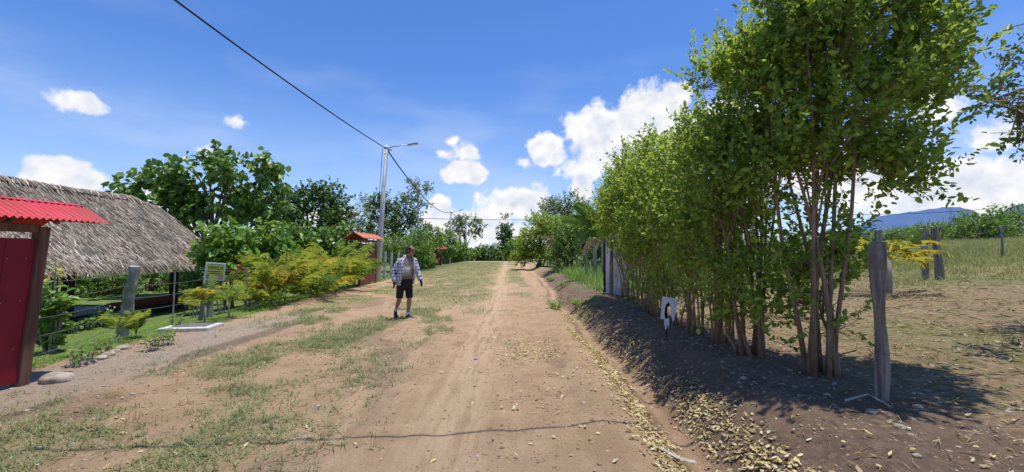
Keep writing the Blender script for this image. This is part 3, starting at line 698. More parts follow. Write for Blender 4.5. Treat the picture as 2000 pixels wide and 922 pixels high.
for (px, py, d, rx, ry, lab, s, mt) in ((775, 490, 34, 34, 26, 'bright green thicket bush right of the first concrete pole', 12, 'bush'), (815, 482, 36, 34, 32, 'bright green thicket bush behind the walking man', 13, 'bush'), (842, 470, 44, 28, 26, 'green thicket bush above the small red gate', 14, 'bush'), (830, 508, 40, 22, 14, 'low bush with reddish leaves left of the small red gate', 15, 'bush'), (872, 478, 58, 20, 26, 'green bush right behind the second concrete pole', 16, 'bush'), (893, 490, 68, 22, 18, 'green bush between the second and third concrete poles', 17, 'bush')):
    make_tree('thicket_bush', lab, 'bush', tbase(px, d), [E_(px, py, d, rx, ry, 1.6), E_(px-8, py+14, d, rx*.9, ry*.8, 1.5)], 320, .6, 8, .005*d, .0028*d, M[mt], M['bark'], .06, 3, .4, .8, .5, .1, .2, .6, 'bushes along the left side of the far road', 6, .3, .2, seed=s)
make_tree('flat_crowned_tree', 'sparse flat-crowned tree behind the third concrete pole', 'tree', tbase(905, 95), [E_(912, 432, 95, 24, 8, 3), E_(890, 445, 95, 16, 14, 2.4), E_(930, 450, 95, 14, 6, 2), E_(905, 455, 95, 26, 8, 3), E_(935, 440, 95, 10, 4, 1.5)], 240, 1.2, 7, .5, .26, M['pale'], M['bark'], .2, 1, .15, .8, .5, .1, .4, .35, None, 14, .1, .5, seed=18, sub=.8)
for (px, py, d, rx, ry, lab, s, mt) in ((945, 494, 82, 26, 13, 'dark green bush at the end of the road', 19, 'dark'), (920, 500, 80, 20, 9, 'low bush left of the dark bush at the end of the road', 20, 'bush'), (975, 494, 90, 22, 13, 'bush below the slim dark tree at the end of the road', 21, 'bush'), (1010, 488, 76, 20, 20, 'light green bush right of the slim dark tree', 22, 'bush')):
    make_tree('road_end_bush', lab, 'bush', tbase(px, d), [E_(px, py, d, rx, ry, 2.5), E_(px, py+10, d, rx, ry, 2.5)], 240, .9, 7, .42, .25, M[mt], M['bark'], .1, 2, .4, .8, .5, .1, .15, .4, 'bushes where the road ends', 6, .3, .2, seed=s)
make_tree('slim_tree', 'slim dark tree standing at the end of the road', 'tree', tbase(988, 80), [E_(990, 435, 80, 9, 14, 1.2), E_(986, 460, 80, 13, 22, 1.5), E_(992, 485, 80, 18, 14, 1.8)], 260, .9, 7, .42, .24, M['dark'], M['bark'], .16, 1, .5, .7, .5, .1, .2, .5, None, 10, seed=23)
# right of the road, beyond the hedge
make_tree('round_bush', 'big round light green bush beside the far right fence', 'bush', tbase(1055, 36), [E_(1050, 455, 36, 34, 36, 1.6), E_(1030, 480, 36, 26, 22, 1.4), E_(1075, 450, 36, 26, 30, 1.4), E_(1055, 500, 36, 44, 16, 1.6), E_(1020, 500, 36, 20, 14, 1.4), E_(1095, 495, 34, 26, 20, 1.4)], 1100, .55, 9, .17, .09, M['hedge'], M['bark'], .08, 4, .5, .7, .5, 0, .15, .7, None, 10, .3, .2, seed=24)
for (px, py, d, rx, ry, lab, s, mt) in ((1080, 405, 58, 26, 20, 'grey-green tree above the round light green bush', 25, 'pale'), (1115, 400, 60, 26, 24, 'grey-green tree to the left of the hedge tops', 26, 'dark'), (1140, 415, 55, 24, 24, 'grey-green tree half hidden by the last hedge tree', 27, 'pale')):
    make_tree('background_tree', lab, 'tree', tbase(px, d), [E_(px, py, d, rx, ry, 2), E_(px-10, py+30, d, rx, ry, 2), E_(px+8, py+50, d, rx, ry, 2)], 330, .9, 8, .3, .15, M[mt], M['palebark'], .14, 1, .5, .7, .5, 0, .35, .5, 'grey-green trees behind the far right fence', 12, seed=s)
for (px, py, d, rx, ry, lab, s) in ((1110, 455, 27, 36, 30, 'tangled green bush behind the banana plant', 28), (1165, 450, 26, 40, 34, 'tangled green bush behind the white metal gate', 29), (1230, 470, 30, 40, 26, 'green bush behind the far part of the hedge', 30)):
    make_tree('tangled_bush', lab, 'bush', tbase(px, d), [E_(px, py, d, rx, ry, 1.5), E_(px+5, py+24, d, rx, ry, 1.5), E_(px-4, py+44, d, rx*1.1, ry*.8, 1.5)], 750, .5, 8, .14, .07, M['bush'], M['bark'], .06, 3, .5, .7, .5, .1, .2, .7, 'tangled bushes behind the fence', 8, .3, .2, seed=s)
# bushes across the field
for (px, py, d, rx, ry, lab, s, mt) in ((1925, 440, 33, 46, 28, 'big bright green bush at the far right of the field', 40, 'bush'), (1990, 438, 35, 44, 32, 'bright green bush touching the right edge of the picture', 41, 'bush'), (1862, 450, 36, 50, 24, 'low leafy bush right behind the two field posts', 42, 'bush'), (1800, 458, 40, 40, 14, 'low bush behind the left one of the two field posts', 43, 'bush'), (1735, 466, 38, 40, 14, 'low bush behind the yellow palm fronds', 44, 'bush'), (1660, 470, 42, 50, 18, 'low bush seen through the near hedge tree', 45, 'bush'), (1560, 472, 44, 60, 18, 'low bush seen through the second hedge tree', 46, 'bush'), (1450, 474, 46, 60, 18, 'low bush seen through the middle of the hedge', 47, 'bush'), (1340, 476, 46, 60, 18, 'low bush seen above the torn white board', 48, 'bush')):
    make_tree('field_bush', lab, 'bush', tbase(px, d), [E_(px, py, d, rx, ry, 1.8), E_(px-10, py+18, d, rx*1.1, ry*.9, 1.8)], 420, .6, 9, .18, .10, M[mt], M['bark'], .07, 4, .5, .7, .5, .05, .15, .6, 'bushes beyond the field', 8, .4, .2, seed=s)
# wooded skyline all round, beyond everything countable
def far_wood():
    parts = []
    for k in range(2600):
        a = R(random.uniform(-75, 75)); d = random.uniform(130, 240)
        if abs(math.degrees(a)) < 9 and d < 200: continue
        xx, yy = d*math.sin(a), d*math.cos(a); h = random.uniform(3.5, 6.5)*(.5+.8*mnoise.noise(Vector((xx*.03, yy*.03, 3)))*.8+.3)
        n = 26; dd = rdir(n); P = np.array([[xx, yy, CAMZ-3.0]])+dd*np.array([[3.2, 3.2, max(1.2, h*.55)]])+np.array([[0, 0, h*.3]])
        parts.append(leaves(P, rdir(n), nrm(rdir(n)*.6+np.array([[0, 0, .7]])), np.full(n, 2.0), np.full(n, 1.3)))
    V, Q = cat_mesh(parts)
    tag(link('far_wood', mesh_np('far_wood', V, Q), M['dark']), 'far wooded skyline', 'wood', None, 'stuff')
far_wood()
# ------------------------------------------------------------------ gates
def corrugated(mb, y0, y1, xz, pitch=.076, amp=.013, thick=.003, seg=8):
    n = int((y1-y0)/pitch*seg); rows = len(xz); V = []; Fq = []
    for i in range(n+1):
        y = y0+(y1-y0)*i/n; w = amp*math.sin(2*math.pi*(y-y0)/pitch)
        for (x, z) in xz: V.append((x, y, z+w))
    for i in range(n):
        for r in range(rows-1): Fq.append((i*rows+r, (i+1)*rows+r, (i+1)*rows+r+1, i*rows+r+1))
    b = len(V); V2 = [(x, y, z-thick) for x, y, z in V]
    mb.add(V+V2, Fq+[tuple(b+k for k in reversed(f)) for f in Fq]
           + [(r0, r0+b, r0+b+rows, r0+rows) for i in range(n) for r0 in (i*rows,)]
           + [(i*rows+rows-1, (i+1)*rows+rows-1, (i+1)*rows+rows-1+b, i*rows+rows-1+b) for i in range(n)])
    return mb
def make_gate(label, loc, rz, length, mp, mw, mr, sx=0, sy=0, screws=True, H=1.88, group='roofed entrance gates along the left side'):
    """far post at the origin, the gate runs towards -y, its face looks to +x"""
    t = thing('entrance_gate', label, 'gate', loc, rz, group)
    def sh(mb): mb.V = [(x+sx*z, y+sy*z, z) for x, y, z in mb.V]; return mb
    for yy in (0, -length):
        sh(MB().box((0, yy, H/2-.04), (.11, .12, H+.08), bev=.008)).build('post', mw, t)
    sh(MB().box((0, -length/2, H-.02), (.09, length-.125, .10), bev=.006)).build('lintel', mw, t)
    pn = MB(); n = 8; w = (length-.14)/n
    for k in range(n): pn.box((.012, -.065-w*(k+.5), (H-.15)/2+.03), (.025, w-.004, H-.2), bev=.004)
    p = sh(pn).build('panel', mp, t)
    if screws:
        sc = MB()
        for zz in (.45, 1.0, 1.5):
            for k in range(12): sc.box((.026, -.15-k*.19, zz), (.006, .01, .01))
        sh(sc).build('nail_heads', M['steel'], p)
    rx0, rx1, rz1, rz0 = -.2, .22, H+.33, H+.09
    rf = sh(corrugated(MB(), -length-.2, .63, [(rx0, rz1), ((rx0+rx1)/2, (rz1+rz0)/2+.004), (rx1, rz0)])).build('roof', mr, t)
    sh(corrugated(MB(), -length-.2, .63, [(-.72, rz0-.06), (rx0-.06, rz1-.006)])).build('roof', mr, t)
    cap = MB()
    cap.add([(rx0-.09, -length-.2, rz1-.01), (rx0-.03, -length-.2, rz1+.02), (rx0+.04, -length-.2, rz1-.006), (rx0-.09, .635, rz1-.01), (rx0-.03, .635, rz1+.02), (rx0+.04, .635, rz1-.006)], [(0, 1, 4, 3), (1, 2, 5, 4), (0, 3, 5, 2)])
    sh(cap).build('ridge_cap', mr, rf)
    for yy in (.02, -length+.1):
        sh(MB().tube([(-.62, yy, H-.04), (-.2, yy, H+.26), (.17, yy, H+.055)], [.03, .035, .03], 6)).build('rafter', mw, t)
    sh(MB().tube([(.08, -length-.15, H+.105), (.08, .57, H+.105)], .026, 6)).build('purlin', mw, t)
    if screws:
        for k in range(9):
            for f in (.2, .85):
                yy = .5-k*.304; x = rx0+(rx1-rx0)*f; z = rz1+(rz0-rz1)*f+.016
                sh(MB().tube([(x, yy, z-.01), (x+.004, yy, z+.008)], .012, 6)).build('screw', M['steel'], rf)
    return t
make_gate('large red gate with a shiny red corrugated roof at the left edge', LG(-5.8, 5.12), 0, 2.6, M['redpanel'], M['brownwood'], M['redroof'], .02, .075)
make_gate('brown gate with a faded orange roof behind the feathery palms', LG(-6.55, 20.6), 0, 2.1, M['brownpanel'], M['brownwood'], M['orangeroof'], .0, .02, False, 2.0)
make_gate('small faraway red gate standing left of the second concrete pole', LG(-8.55, 52), R(-62), 1.45, M['redpanel'], M['brownwood'], M['redlight'], 0, 0, False, 1.95)

# ------------------------------------------------------------------ thatched shelter
def shelter():
    gz0 = -.47; t = thing('thatched_shelter', 'open shelter with a big shaggy palm-thatch roof beside the red gate', 'shelter', (-12.3, 10, gz0))
    o0 = np.array([-12.3, 10, gz0])
    Y0, Y1 = 2.5, 16.6; XR, ZR, XE, ZE, XB = -13.9, 3.60, -11.15, 1.22, -16.8
    def rid(y): return ZR+.10*(np.asarray(y)-16)/-6*.3+.05*np.sin(np.asarray(y)*.8)
    base = MB()
    N = 28; V = []; Fq = []
    for i in range(N+1):
        y = Y0+(Y1-Y0)*i/N; e = ss(Y1-1.4, Y1, y)*.28
        V += [(XB, y, ZE), (XR, y, float(rid(y))-float(e)), (XE, y, ZE)]
    for i in range(N):
        for r in range(2): Fq.append((i*3+r, (i+1)*3+r, (i+1)*3+r+1, i*3+r+1))
    base.add([tuple(np.array(v)-o0-np.array([0, 0, .03])) for v in V], Fq)
    for e in (0, N): base.add([tuple(np.array(V[e*3+k])-o0-np.array([0, 0, .03])) for k in range(3)], [(0, 1, 2)])
    rf = base.build('roof', M['thatchbase'], t)
    parts = []
    def slope(n, x1, z1, ya, yb, lo=0, hi=1, lift=.05, Ls=.42):
        y = RNG.uniform(ya, yb, n); f = RNG.uniform(lo, hi, n)
        zr = rid(y)-ss(Y1-1.4, Y1, y)*.28
        P = np.stack([XR+(x1-XR)*f, y, zr+(z1-zr)*f], 1)
        d = nrm(np.stack([np.full(n, x1-XR), np.zeros(n), z1-zr], 1)); nn = nrm(np.cross(np.array([[0, 1., 0]]), d)*(1 if x1 > XR else -1)); nn[nn[:, 2] < 0] *= -1
        P = P+nn*RNG.uniform(-.01, lift, n)[:, None]
        A = nrm(d+np.stack([np.zeros(n), RNG.normal(.12, .32, n), np.zeros(n)], 1)+nn*RNG.uniform(-.02, .16, n)[:, None])
        parts.append(leaves(P-o0, A, nn+rdir(n)*.45, Ls*RNG.uniform(.5, 1.3, n), .026*RNG.uniform(.5, 1.5, n), .2, .12, (.15, .75, .9, .7)))
    slope(30000, XE, ZE, 6.5, Y1+.08, 0, 1.0)
    slope(5000, XE, ZE, 2.5, 6.5)
    slope(2600, XE, ZE, 6.5, Y1+.08, .90, 1.03, .07, .34)         # shaggy eave fringe
    slope(3500, XB, ZE, 2.5, Y1+.05)
    n = 900; y = RNG.uniform(3, Y1, n)                                # ridge thatch folded over
    P = np.stack([np.full(n, XR)+RNG.normal(0, .05, n), y, rid(y)-ss(Y1-1.4, Y1, y)*.28+.05], 1)
    s = RNG.choice([-1, 1, 1], n)
    parts.append(leaves(P-o0, np.stack([s*1., RNG.normal(0, .35, n), np.full(n, -.55)], 1), np.stack([s*.4, np.zeros(n), np.ones(n)], 1), .5*RNG.uniform(.6, 1.2, n), np.full(n, .04), .2, .2))
    n = 700; f = RNG.uniform(0, 1, n)                                 # ragged gable edge
    P = np.stack([XR+(XE-XR)*f, np.full(n, Y1-.05)+RNG.uniform(-.1, .12, n), (ZR-.28)+(ZE-ZR+.28)*f+.02], 1)
    parts.append(leaves(P-o0, np.stack([np.full(n, .5), RNG.uniform(.1, .9, n), np.full(n, -.75)], 1), np.stack([np.full(n, .5), RNG.normal(0, .4, n), np.full(n, .8)], 1), .38*RNG.uniform(.6, 1.2, n), np.full(n, .035), .2, .15))
    V, Q = cat_mesh(parts); th = link('thatch', mesh_np('thatch', V, Q), M['thatch'], rf); th['kind'] = 'stuff'
    MB().tube([(XR+.32-o0[0], y-o0[1], float(rid(y))-.16-o0[2]+.02*math.sin(y*2)) for y in np.linspace(3, 15.3, 24)], .018, 5).build('ridge_pole', M['darkpost'], rf)
    for (x, y) in ((-11.9, 4.6), (-11.9, 8.3), (-11.95, 11.6), (-12.0, 15.3), (-16.2, 5), (-16.2, 10), (-16.2, 15.2)):
        MB().box((x-o0[0], y-o0[1], .95), (.2, .2, 1.98), bev=.015).build('post', M['darkpost'], t)
    for x in (-11.9, -16.2): MB().tube([(x-o0[0], 3-o0[1], 1.97), (x-o0[0], 15.7-o0[1], 1.97)], .07, 8).build('beam', M['darkpost'], t)
    MB().box((-11.75-o0[0], 9.2-o0[1], .13), (.14, 12.4, .34), bev=.02).build('plinth', M['charcoal'], t)
    MB().box((-12.0-o0[0], 14.0-o0[1], .36), (.1, 2.4, .3), bev=.02).build('low_wall', M['brownpanel'], t)
    MB().box((-14.05-o0[0], 9.5-o0[1], .02), (4.4, 12.4, .06), bev=.01).build('floor', M['slab'], t)
    return t
shelter()

# ------------------------------------------------------------------ poles, cables
def lamp_pole(label, base, top, arm_to, r0, r1, lamp=True):
    t = thing('utility_pole', label, 'utility pole', base, 0, 'concrete street light poles')
    B = Vector(base); T = Vector(top)-B
    MB().tube([(0, 0, -.1), tuple(T*.5), tuple(T)], [r0, (r0+r1)/2, r1], 16).build('pole', M['concrete'], t, True)
    k = r1/.075
    MB().tube([tuple(T*.968), tuple(T*.985)], r1*1.25, 12).build('clamp', M['steel'], t)
    MB().tube([tuple(T*.93), tuple(T*.935)], r1*1.3, 12).build('clamp', M['steel'], t)
    MB().tube([(T.x+.1*k, T.y-.02, T.z*.965), (T.x+.24*k, T.y-.02, T.z*.965)], .035*k, 8).build('insulator', M['lampgrey'], t)
    MB().tube([(T.x*.98-r1*1.2, -.02, T.z*.97), (T.x*.6-r1*1.35, -.06, T.z*.6), (T.x*.35-r1*1.55, -.08, T.z*.4)], .012*k, 5).build('conduit', M['cable'], t)
    if lamp:
        A = Vector(arm_to)-B; st = T*.975
        arm = MB().tube([tuple(st), tuple(st.lerp(A, .25)+Vector((0, 0, .05))), tuple(st.lerp(A, .72))], [.026*k, .024*k, .022*k], 8).build('arm', M['steel'], t, True)
        c = st.lerp(A, .86); d = (A-st).normalized()
        rot = Vector((1, 0, 0)).rotation_difference(d)
        L = (A-st).length*.30
        hd = MB().box(tuple(c), (L, .2*k, .055*k), rot, bev=.015*k).build('lamp_head', M['lampgrey'], t)
        MB().box(tuple(c-Vector((0, 0, .034*k))), (L*.7, .15*k, .012*k), rot).build('lens', M['whiteboard'], hd)
    return t
p1b = LG(-6.78, 21.7); p1t = at(755, 284, 22.0)
lamp_pole('nearest and tallest concrete pole with a street lamp arm, left of the walking man', p1b, p1t, at(815, 280, 21.6), .155, .085)
p2b = LG(-8.72, 60); p2t = at(881, 413, 60)
lamp_pole('second concrete street light pole, far down the left side of the road', p2b, p2t, at(904, 409, 59), .15, .085)
p3b = LG(-8.46, 78); p3t = at(911, 433, 78)
lamp_pole('third and farthest concrete pole, right of the second one', p3b, p3t, at(924, 431, 77.5), .15, .09)
pt = LG(at(806, 490, 48).x, 48)
lamp_pole('thin bare concrete pole showing above the thicket left of the small red gate', pt, at(807, 417, 48), None, .13, .10, False)
def cable(label, pts, r, sag=0, n=24, name='overhead_cable', group=None):
    out = []
    for a, b in zip(pts[:-1], pts[1:]):
        a = Vector(a); b = Vector(b)
        for k in range(n): f = k/n; q = a.lerp(b, f); q.z -= 4*sag*f*(1-f); out.append(q)
    out.append(Vector(pts[-1])); o0 = out[0]
    mb = MB().tube([q-o0 for q in out], r, 6); o = mb.build(name, M['cable'], None, True); o.location = o0
    return tag(o, label, 'cable', group)
pe = at(378, 0, 9.2); pend = p1t+(pe-p1t)*1.6; pend.z = 7.1
cable('thick black cable sweeping from the upper left sky to the nearest concrete pole', [pend+Vector((0, 0, 0)), p1t-Vector((0, 0, .18))], .024, .25)
cable('black cable sagging from the nearest concrete pole to the second one', [p1t-Vector((0, 0, .18)), p2t-Vector((0, 0, .1))], .034, 1.1)
cable('thin dark cable from the second concrete pole to the third one', [p2t-Vector((0, 0, .1)), p3t-Vector((0, 0, .1))], .03, .25)
cable('straight dark cable crossing behind the second concrete pole', [at(690, 421, 62), at(1105, 429, 62)], .035, .25)
cable('hair-thin dark cable in front of the blue mountains', [at(1640, 419, 60), at(2090, 390, 60)], .03, .6)
cable('cable crossing above the road, casting the thin shadow line on the dirt', [(-10, 3.15, 5.2), (.6, 4.22, 5.0), (11.5, 5.3, 5.2)], .0155, .05)

# ------------------------------------------------------------------ fences and posts
def rough_post(name, mb, base, top, r0, r1, mat, parent, n=9):
    b = Vector(base); e = Vector(top); pts = [b.lerp(e, k/8)+Vector((random.uniform(-1, 1), random.uniform(-1, 1), 0))*r0*.12 for k in range(9)]
    pts[0] = b-(e-b)*.06
    return MB().tube(pts, [r0+(r1-r0)*k/8 for k in range(9)], n, True, .09).build(name, mat, parent, False)
def wires(t, posts, hs, n=8, r=.0035, sag=.03, barb=True):
    for h in hs:
        mb = MB()
        for a, b in zip(posts[:-1], posts[1:]):
            a = Vector(a); b = Vector(b); pa = a+Vector((0, 0, h)); pb = b+Vector((0, 0, h)); pts = []
            for k in range(n+1): f = k/n; q = pa.lerp(pb, f); q.z -= 4*sag*f*(1-f)+random.uniform(-.004, .004); pts.append(q)
            mb.tube(pts, r, 4)
            if barb:
                L = (pb-pa).length
                for k in range(int(L/.13)):
                    q = pa.lerp(pb, (k+.5)/(L/.13)); q.z -= 4*sag*(k+.5)/(L/.13)*(1-(k+.5)/(L/.13))
                    mb.tube([q-Vector((.012, 0, .012)), q+Vector((.012, 0, .012))], r*.7, 3)
        mb.build('wire', M['wire'], t)
def garden_fence():
    o = Vector((-6.6, 5.6, 0)); t = thing('garden_fence', 'barbed wire garden fence on leaning grey posts before the shelter', 'fence', o)
    P = [LG(-6.2, 5.5), LG(-7.35, 8.15), LG(-7.3, 10.45), LG(-7.9, 13.4), LG(-7.75, 16.5), LG(-7.4, 20.2)]
    T = [None, at(263, 520, 8.2), at(411, 515, 10.45), at(504, 509, 13.4), None, None]
    for k in range(1, 6):
        rough_post('post', None, P[k]-o, (T[k]-o) if T[k] is not None else P[k]-o+Vector((.06, 0, 1.3)), .1 if k == 1 else .075, .085 if k == 1 else .065, M['greypost'], t)
    Q = [p-o for p in P]
    wires(t, Q, (.22, .46, .70, .94, 1.18), 8, .0042)
    for (x, y) in ((-7.3, 9.3), (-7.35, 11.9)): rough_post('batten', None, LG(x, y)-o, LG(x, y)-o+Vector((.02, 0, 1.15)), .016, .014, M['greypost'], t, 6)
garden_fence()
def white_fence():
    o = LG(-7.3, 24.5); t = thing('post_fence', 'whitewashed post fence running on from the nearest concrete pole', 'fence', o)
    P = [LG(at(px, 490, d).x, d) for px, d in ((751, 24.3), (763.5, 27.5), (777, 31), (790, 35), (803, 40))]
    for p in P: rough_post('post', None, p-o, p-o+Vector((.06, 0, 1.55)), .075, .07, M['whitepost'], t)
    q = LG(at(770, 490, 28).x, 28.8); rough_post('post', None, q-o, q-o+Vector((.02, 0, 1.0)), .06, .055, M['whitepost'], t)
    wires(t, [p-o for p in P], (.4, .8, 1.2), 6, .006, .03, False)
white_fence()
def hedge_fence():
    o = gp(2.95, 3.8); t = thing('hedge_fence', 'old wire fence whose brown posts stand among the hedge stems', 'fence', o)
    P = [gp(2.98, 4.0), gp(2.92, 6.12), gp(2.98, 9.1), gp(2.9, 12.6)]
    for k, p in enumerate(P[1:]): rough_post('post', None, p-o, p-o+Vector((.02, 0, 1.75-.1*k)), .065, .055, M['hedgebark'] if k == 0 else M['postwood'], t)
    wires(t, [p-o for p in P], (.3, .6, .9, 1.2), 8, .003, .02)
hedge_fence()
def far_fence():
    P = [(1145, 20, 474), (1109, 28, 470), (1088, 33, 469), (1075, 38, 472)]
    q = [gp(at(px, 490, d).x, d) for px, d, tp in P]; o = q[0]
    t = thing('wire_fence', 'thin grey post and wire fence beyond the white metal gate', 'fence', o)
    for p, (px, d, tp) in zip(q, P): rough_post('post', None, p-o, at(px+1, tp, d)-o, .055, .05, M['greypost'], t)
    wires(t, [p-o for p in q], (.4, .8, 1.1), 6, .004, .03, False)
far_fence()
def solo_post(label, base, top, r0, r1, mat, flat=True, group=None):
    t = thing('fence_post', label, 'fence post', base, 0, group); b = Vector(base); T = Vector(top)-b
    rings = []; N = 16
    prof = [random.uniform(.86, 1.1) for _ in range(N)]
    for k in range(15):
        f = k/14; c = T*f+Vector((.012*math.sin(f*7), .01*math.cos(f*5), 0)); r = r0+(r1-r0)*f+.008*math.sin(f*9)
        if k == 0: c = c-Vector((0, 0, .12))
        ring = []
        for j in range(N):
            a = 2*math.pi*j/N; sq = 1/max(abs(math.cos(a)), abs(math.sin(a)))**(.55 if flat else 0)
            rr = r*prof[j]*sq*(1+.05*mnoise.noise(Vector((j*1.7, f*6, r0*90))))
            if flat and j == 13: rr *= .72
            ring.append(c+Vector((math.cos(a)*rr, math.sin(a)*rr, (random.uniform(-.015, .02) if k == 14 else 0))))
        rings.append(ring)
    MB().loft(rings).build('timber', mat, t, False)
    return t
np_b = gp(3.17, 3.72)
t = solo_post('thick weathered split timber post at the near end of the hedge', np_b, at(1713, 475, 3.72), .036, .045, M['postwood'])
for h in (.42, .95, 1.22): MB().tube([(.058*math.cos(a), .058*math.sin(a), h+.01*math.sin(a)) for a in np.linspace(0, 2*math.pi, 14)], .003, 4).build('wire_loop', M['wire'], t)
solo_post('slim round post poking up right behind the weathered split timber post', gp(3.93, 4.62), at(1714, 452, 4.62), .03, .028, M['greypost'], False)
solo_post('left post of the leaning pair at the field edge, broken and mottled', gp(at(1806, 500, 13.2).x, 13.2), at(1803, 447, 13.2), .085, .08, M['greypost'], False)
solo_post('right post of the leaning pair at the field edge, dark at its foot', gp(at(1834, 500, 12.9).x, 12.9), at(1825, 446, 12.9), .10, .085, M['postwood'], False)
def field_fence():
    q = [gp(at(1834, 500, 12.95).x+.05, 13.0), gp(at(1958, 490, 16).x, 16), gp(at(2090, 490, 18).x, 18)]; o = q[0]
    t = thing('field_fence', 'slack wire fence leading right from the leaning pair of posts', 'fence', o)
    for p in q[1:]: rough_post('post', None, p-o, p-o+Vector((0, 0, 1.15)), .04, .035, M['greypost'], t)
    wires(t, [p-o for p in q], (.55, .85, 1.1), 8, .005, .04, False)
field_fence()

# ------------------------------------------------------------------ white metal gate, torn board, sign, slab
def metal_gate():
    b = gp(at(1181, 500, 13.2).x, 13.2); t = thing('metal_gate', 'narrow white sheet-metal gate at the far end of the hedge', 'gate', b, R(-58))
    sh = MB(); n = 40; V = []
    for i in range(n+1):
        x = .04+.9*i/n; s = (i % 8); w = .018 if s in (1, 2, 3) else 0
        V += [(x, -w, .03), (x, -w, 1.78+.02*math.sin(x*3))]
    sh.add(V, [(2*i, 2*i+2, 2*i+3, 2*i+1) for i in range(n)])
    s = sh.build('sheet', M['whitesheet'], t)
    MB().tube([(0, 0, -.05), (0, 0, 1.75)], .045, 8, True, .1).build('post', M['darkpost'], t)
    for z in (.1, .9, 1.7): MB().box((.49, .025, z), (.9, .04, .05)).build('rail', M['brownwood'], t)
    MB().box((.49, -.03, .012), (.95, .05, .03)).build('sill', M['slab'], t)
metal_gate()
def torn_board():
    b = gp(2.44, 6.75); t = thing('torn_board', 'torn white board with a black hole on a stake before the hedge', 'board', b, R(8))
    t.rotation_euler = (R(-2), R(2), R(-8)); t.scale = (.9, .9, .92)
    z0 = .30; w = .135; h = .37
    def poly(ps, y, th=.006):
        n = len(ps); return MB().add([(x, y, z) for x, z in ps]+[(x, y+th, z) for x, z in ps], [tuple(range(n-1, -1, -1)), tuple(range(n, 2*n))]+[(i, (i+1) % n, n+(i+1) % n, n+i) for i in range(n)])
    mb = poly([(-w, z0), (-.06, z0-.01), (-.075, z0+.1), (-.065, z0+.19), (-.045, z0+.25), (0, z0+.29), (.02, z0+h), (-w+.02, z0+h+.01)], 0)
    m2 = poly([(.0215, z0+h), (.001, z0+.29), (.03, z0+.2), (.025, z0+.1), (.05, z0+.03), (.075, z0-.05), (.10, z0+.05), (w, z0+.2), (w+.005, z0+h-.02)], 0)
    mb.add(m2.V, m2.F); bd = mb.build('board', M['whiteboard'], t)
    poly([(-.082, z0+.01), (-.03, z0+.02), (-.045, z0+.12), (-.03, z0+.2), (.02, z0+.22), (.005, z0+.3), (-.04, z0+.27), (-.075, z0+.2)], .008).build('backing', M['blackpaint'], t)
    poly([(-.075, z0+.0), (.005, z0+.015), (.01, z0-.10), (-.01, z0-.15), (-.025, z0-.06), (-.035, z0-.17), (-.055, z0-.17), (-.07, z0-.08)], .004).build('torn_strip', M['whiteboard'], t)
    MB().tube([(-.03, .025, -.06), (-.03, .022, z0+h*.9)], .012, 6).build('stake', M['darkpost'], t)
torn_board()
def text_mesh(body, size, mat, parent, loc, rot=(R(90), 0, 0), name='lettering', sx=1):
    cu = bpy.data.curves.new(name, 'FONT'); cu.body = body; cu.size = size; cu.align_x = 'CENTER'; cu.align_y = 'CENTER'; cu.extrude = .001
    ob = bpy.data.objects.new(name, cu); COL.objects.link(ob)
    dg = bpy.context.evaluated_depsgraph_get(); me = bpy.data.meshes.new_from_object(ob.evaluated_get(dg))
    bpy.data.objects.remove(ob); o = link(name, me, None, parent); me.materials.clear(); me.materials.append(mat)
    o.location = loc; o.rotation_euler = rot; o.scale = (sx, 1, 1); return o
M['signyellow'] = surf('sign yellow', (.50, .50, .08), (.60, .58, .14), 10, rough=.6, bump=0)
M['signred'] = surf('sign faded red', (.42, .14, .18), (.52, .25, .28), 10, rough=.6, bump=0)
M['ink'] = surf('sign ink', (.02, .025, .01), (.035, .04, .015), 10, rough=.6, bump=0)
M['whiteframe'] = surf('white frame paint', (.62, .62, .6), (.76, .76, .74), 8, rough=.6, bump=.1)
def sign():
    b = LG(-7.05, 10.05); t = thing('sign', 'small yellow and red family sign in a white frame on a leaning post', 'sign', b)
    t.rotation_euler = (0, R(5), R(20))
    W_, H_, z0 = .40, .40, .93
    fr = MB()
    fr.box((-W_/2+.02, 0, z0+H_/2-.05), (.045, .03, H_+.1), bev=.004); fr.box((.0225, 0, z0+H_-.02), (W_-.045, .03, .035), bev=.004); fr.box((W_/2-.01, 0, z0+H_/2-.02), (.02, .028, H_-.02))
    fr.build('frame', M['whiteframe'], t)
    py = MB().box((.016, -.003, z0+.245), (.345, .012, .275)).build('yellow_panel', M['signyellow'], t)
    pr = MB().box((.016, -.003, z0+.063), (.345, .012, .084)).build('red_panel', M['signred'], t)
    MB().box((.016, -.002, z0+.003), (.345, .010, .032)).build('white_panel', M['whiteframe'], t)
    text_mesh('FAMILIA', .105, M['ink'], py, (.016, -.0115, z0+.275), sx=.82)
    ln = MB(); ln.box((.016, -.0105, z0+.365), (.30, .003, .012)); ln.box((-.01, -.0105, z0+.195), (.26, .003, .016)); ln.box((.02, -.0105, z0+.15), (.22, .003, .016))
    ln.build('small_print', M['ink'], py)
    MB().box((.03, -.0105, z0+.07), (.24, .003, .02)).build('small_print', M['whiteframe'], pr)
    MB().tube([(-.17, .035, -.08), (-.17, .035, z0+H_*.9)], [.05, .045], 8, True, .08).build('post', M['postwood'], t)
sign()
def slab():
    b = LG(-6.55, 8.85); b.z += .03; t = thing('concrete_slab', 'pale concrete slab with a dark lid lying at the lawn edge', 'slab', b, R(8))
    s = MB().box((0, 0, .0), (.92, .62, .09), bev=.012).build('rim', M['slab'], t)
    MB().box((.02, .04, .05), (.62, .4, .018), bev=.004).build('interior', M['slabdark'], t)  # flat dark plate in the slab's middle, for its dark interior
slab()
import bmesh
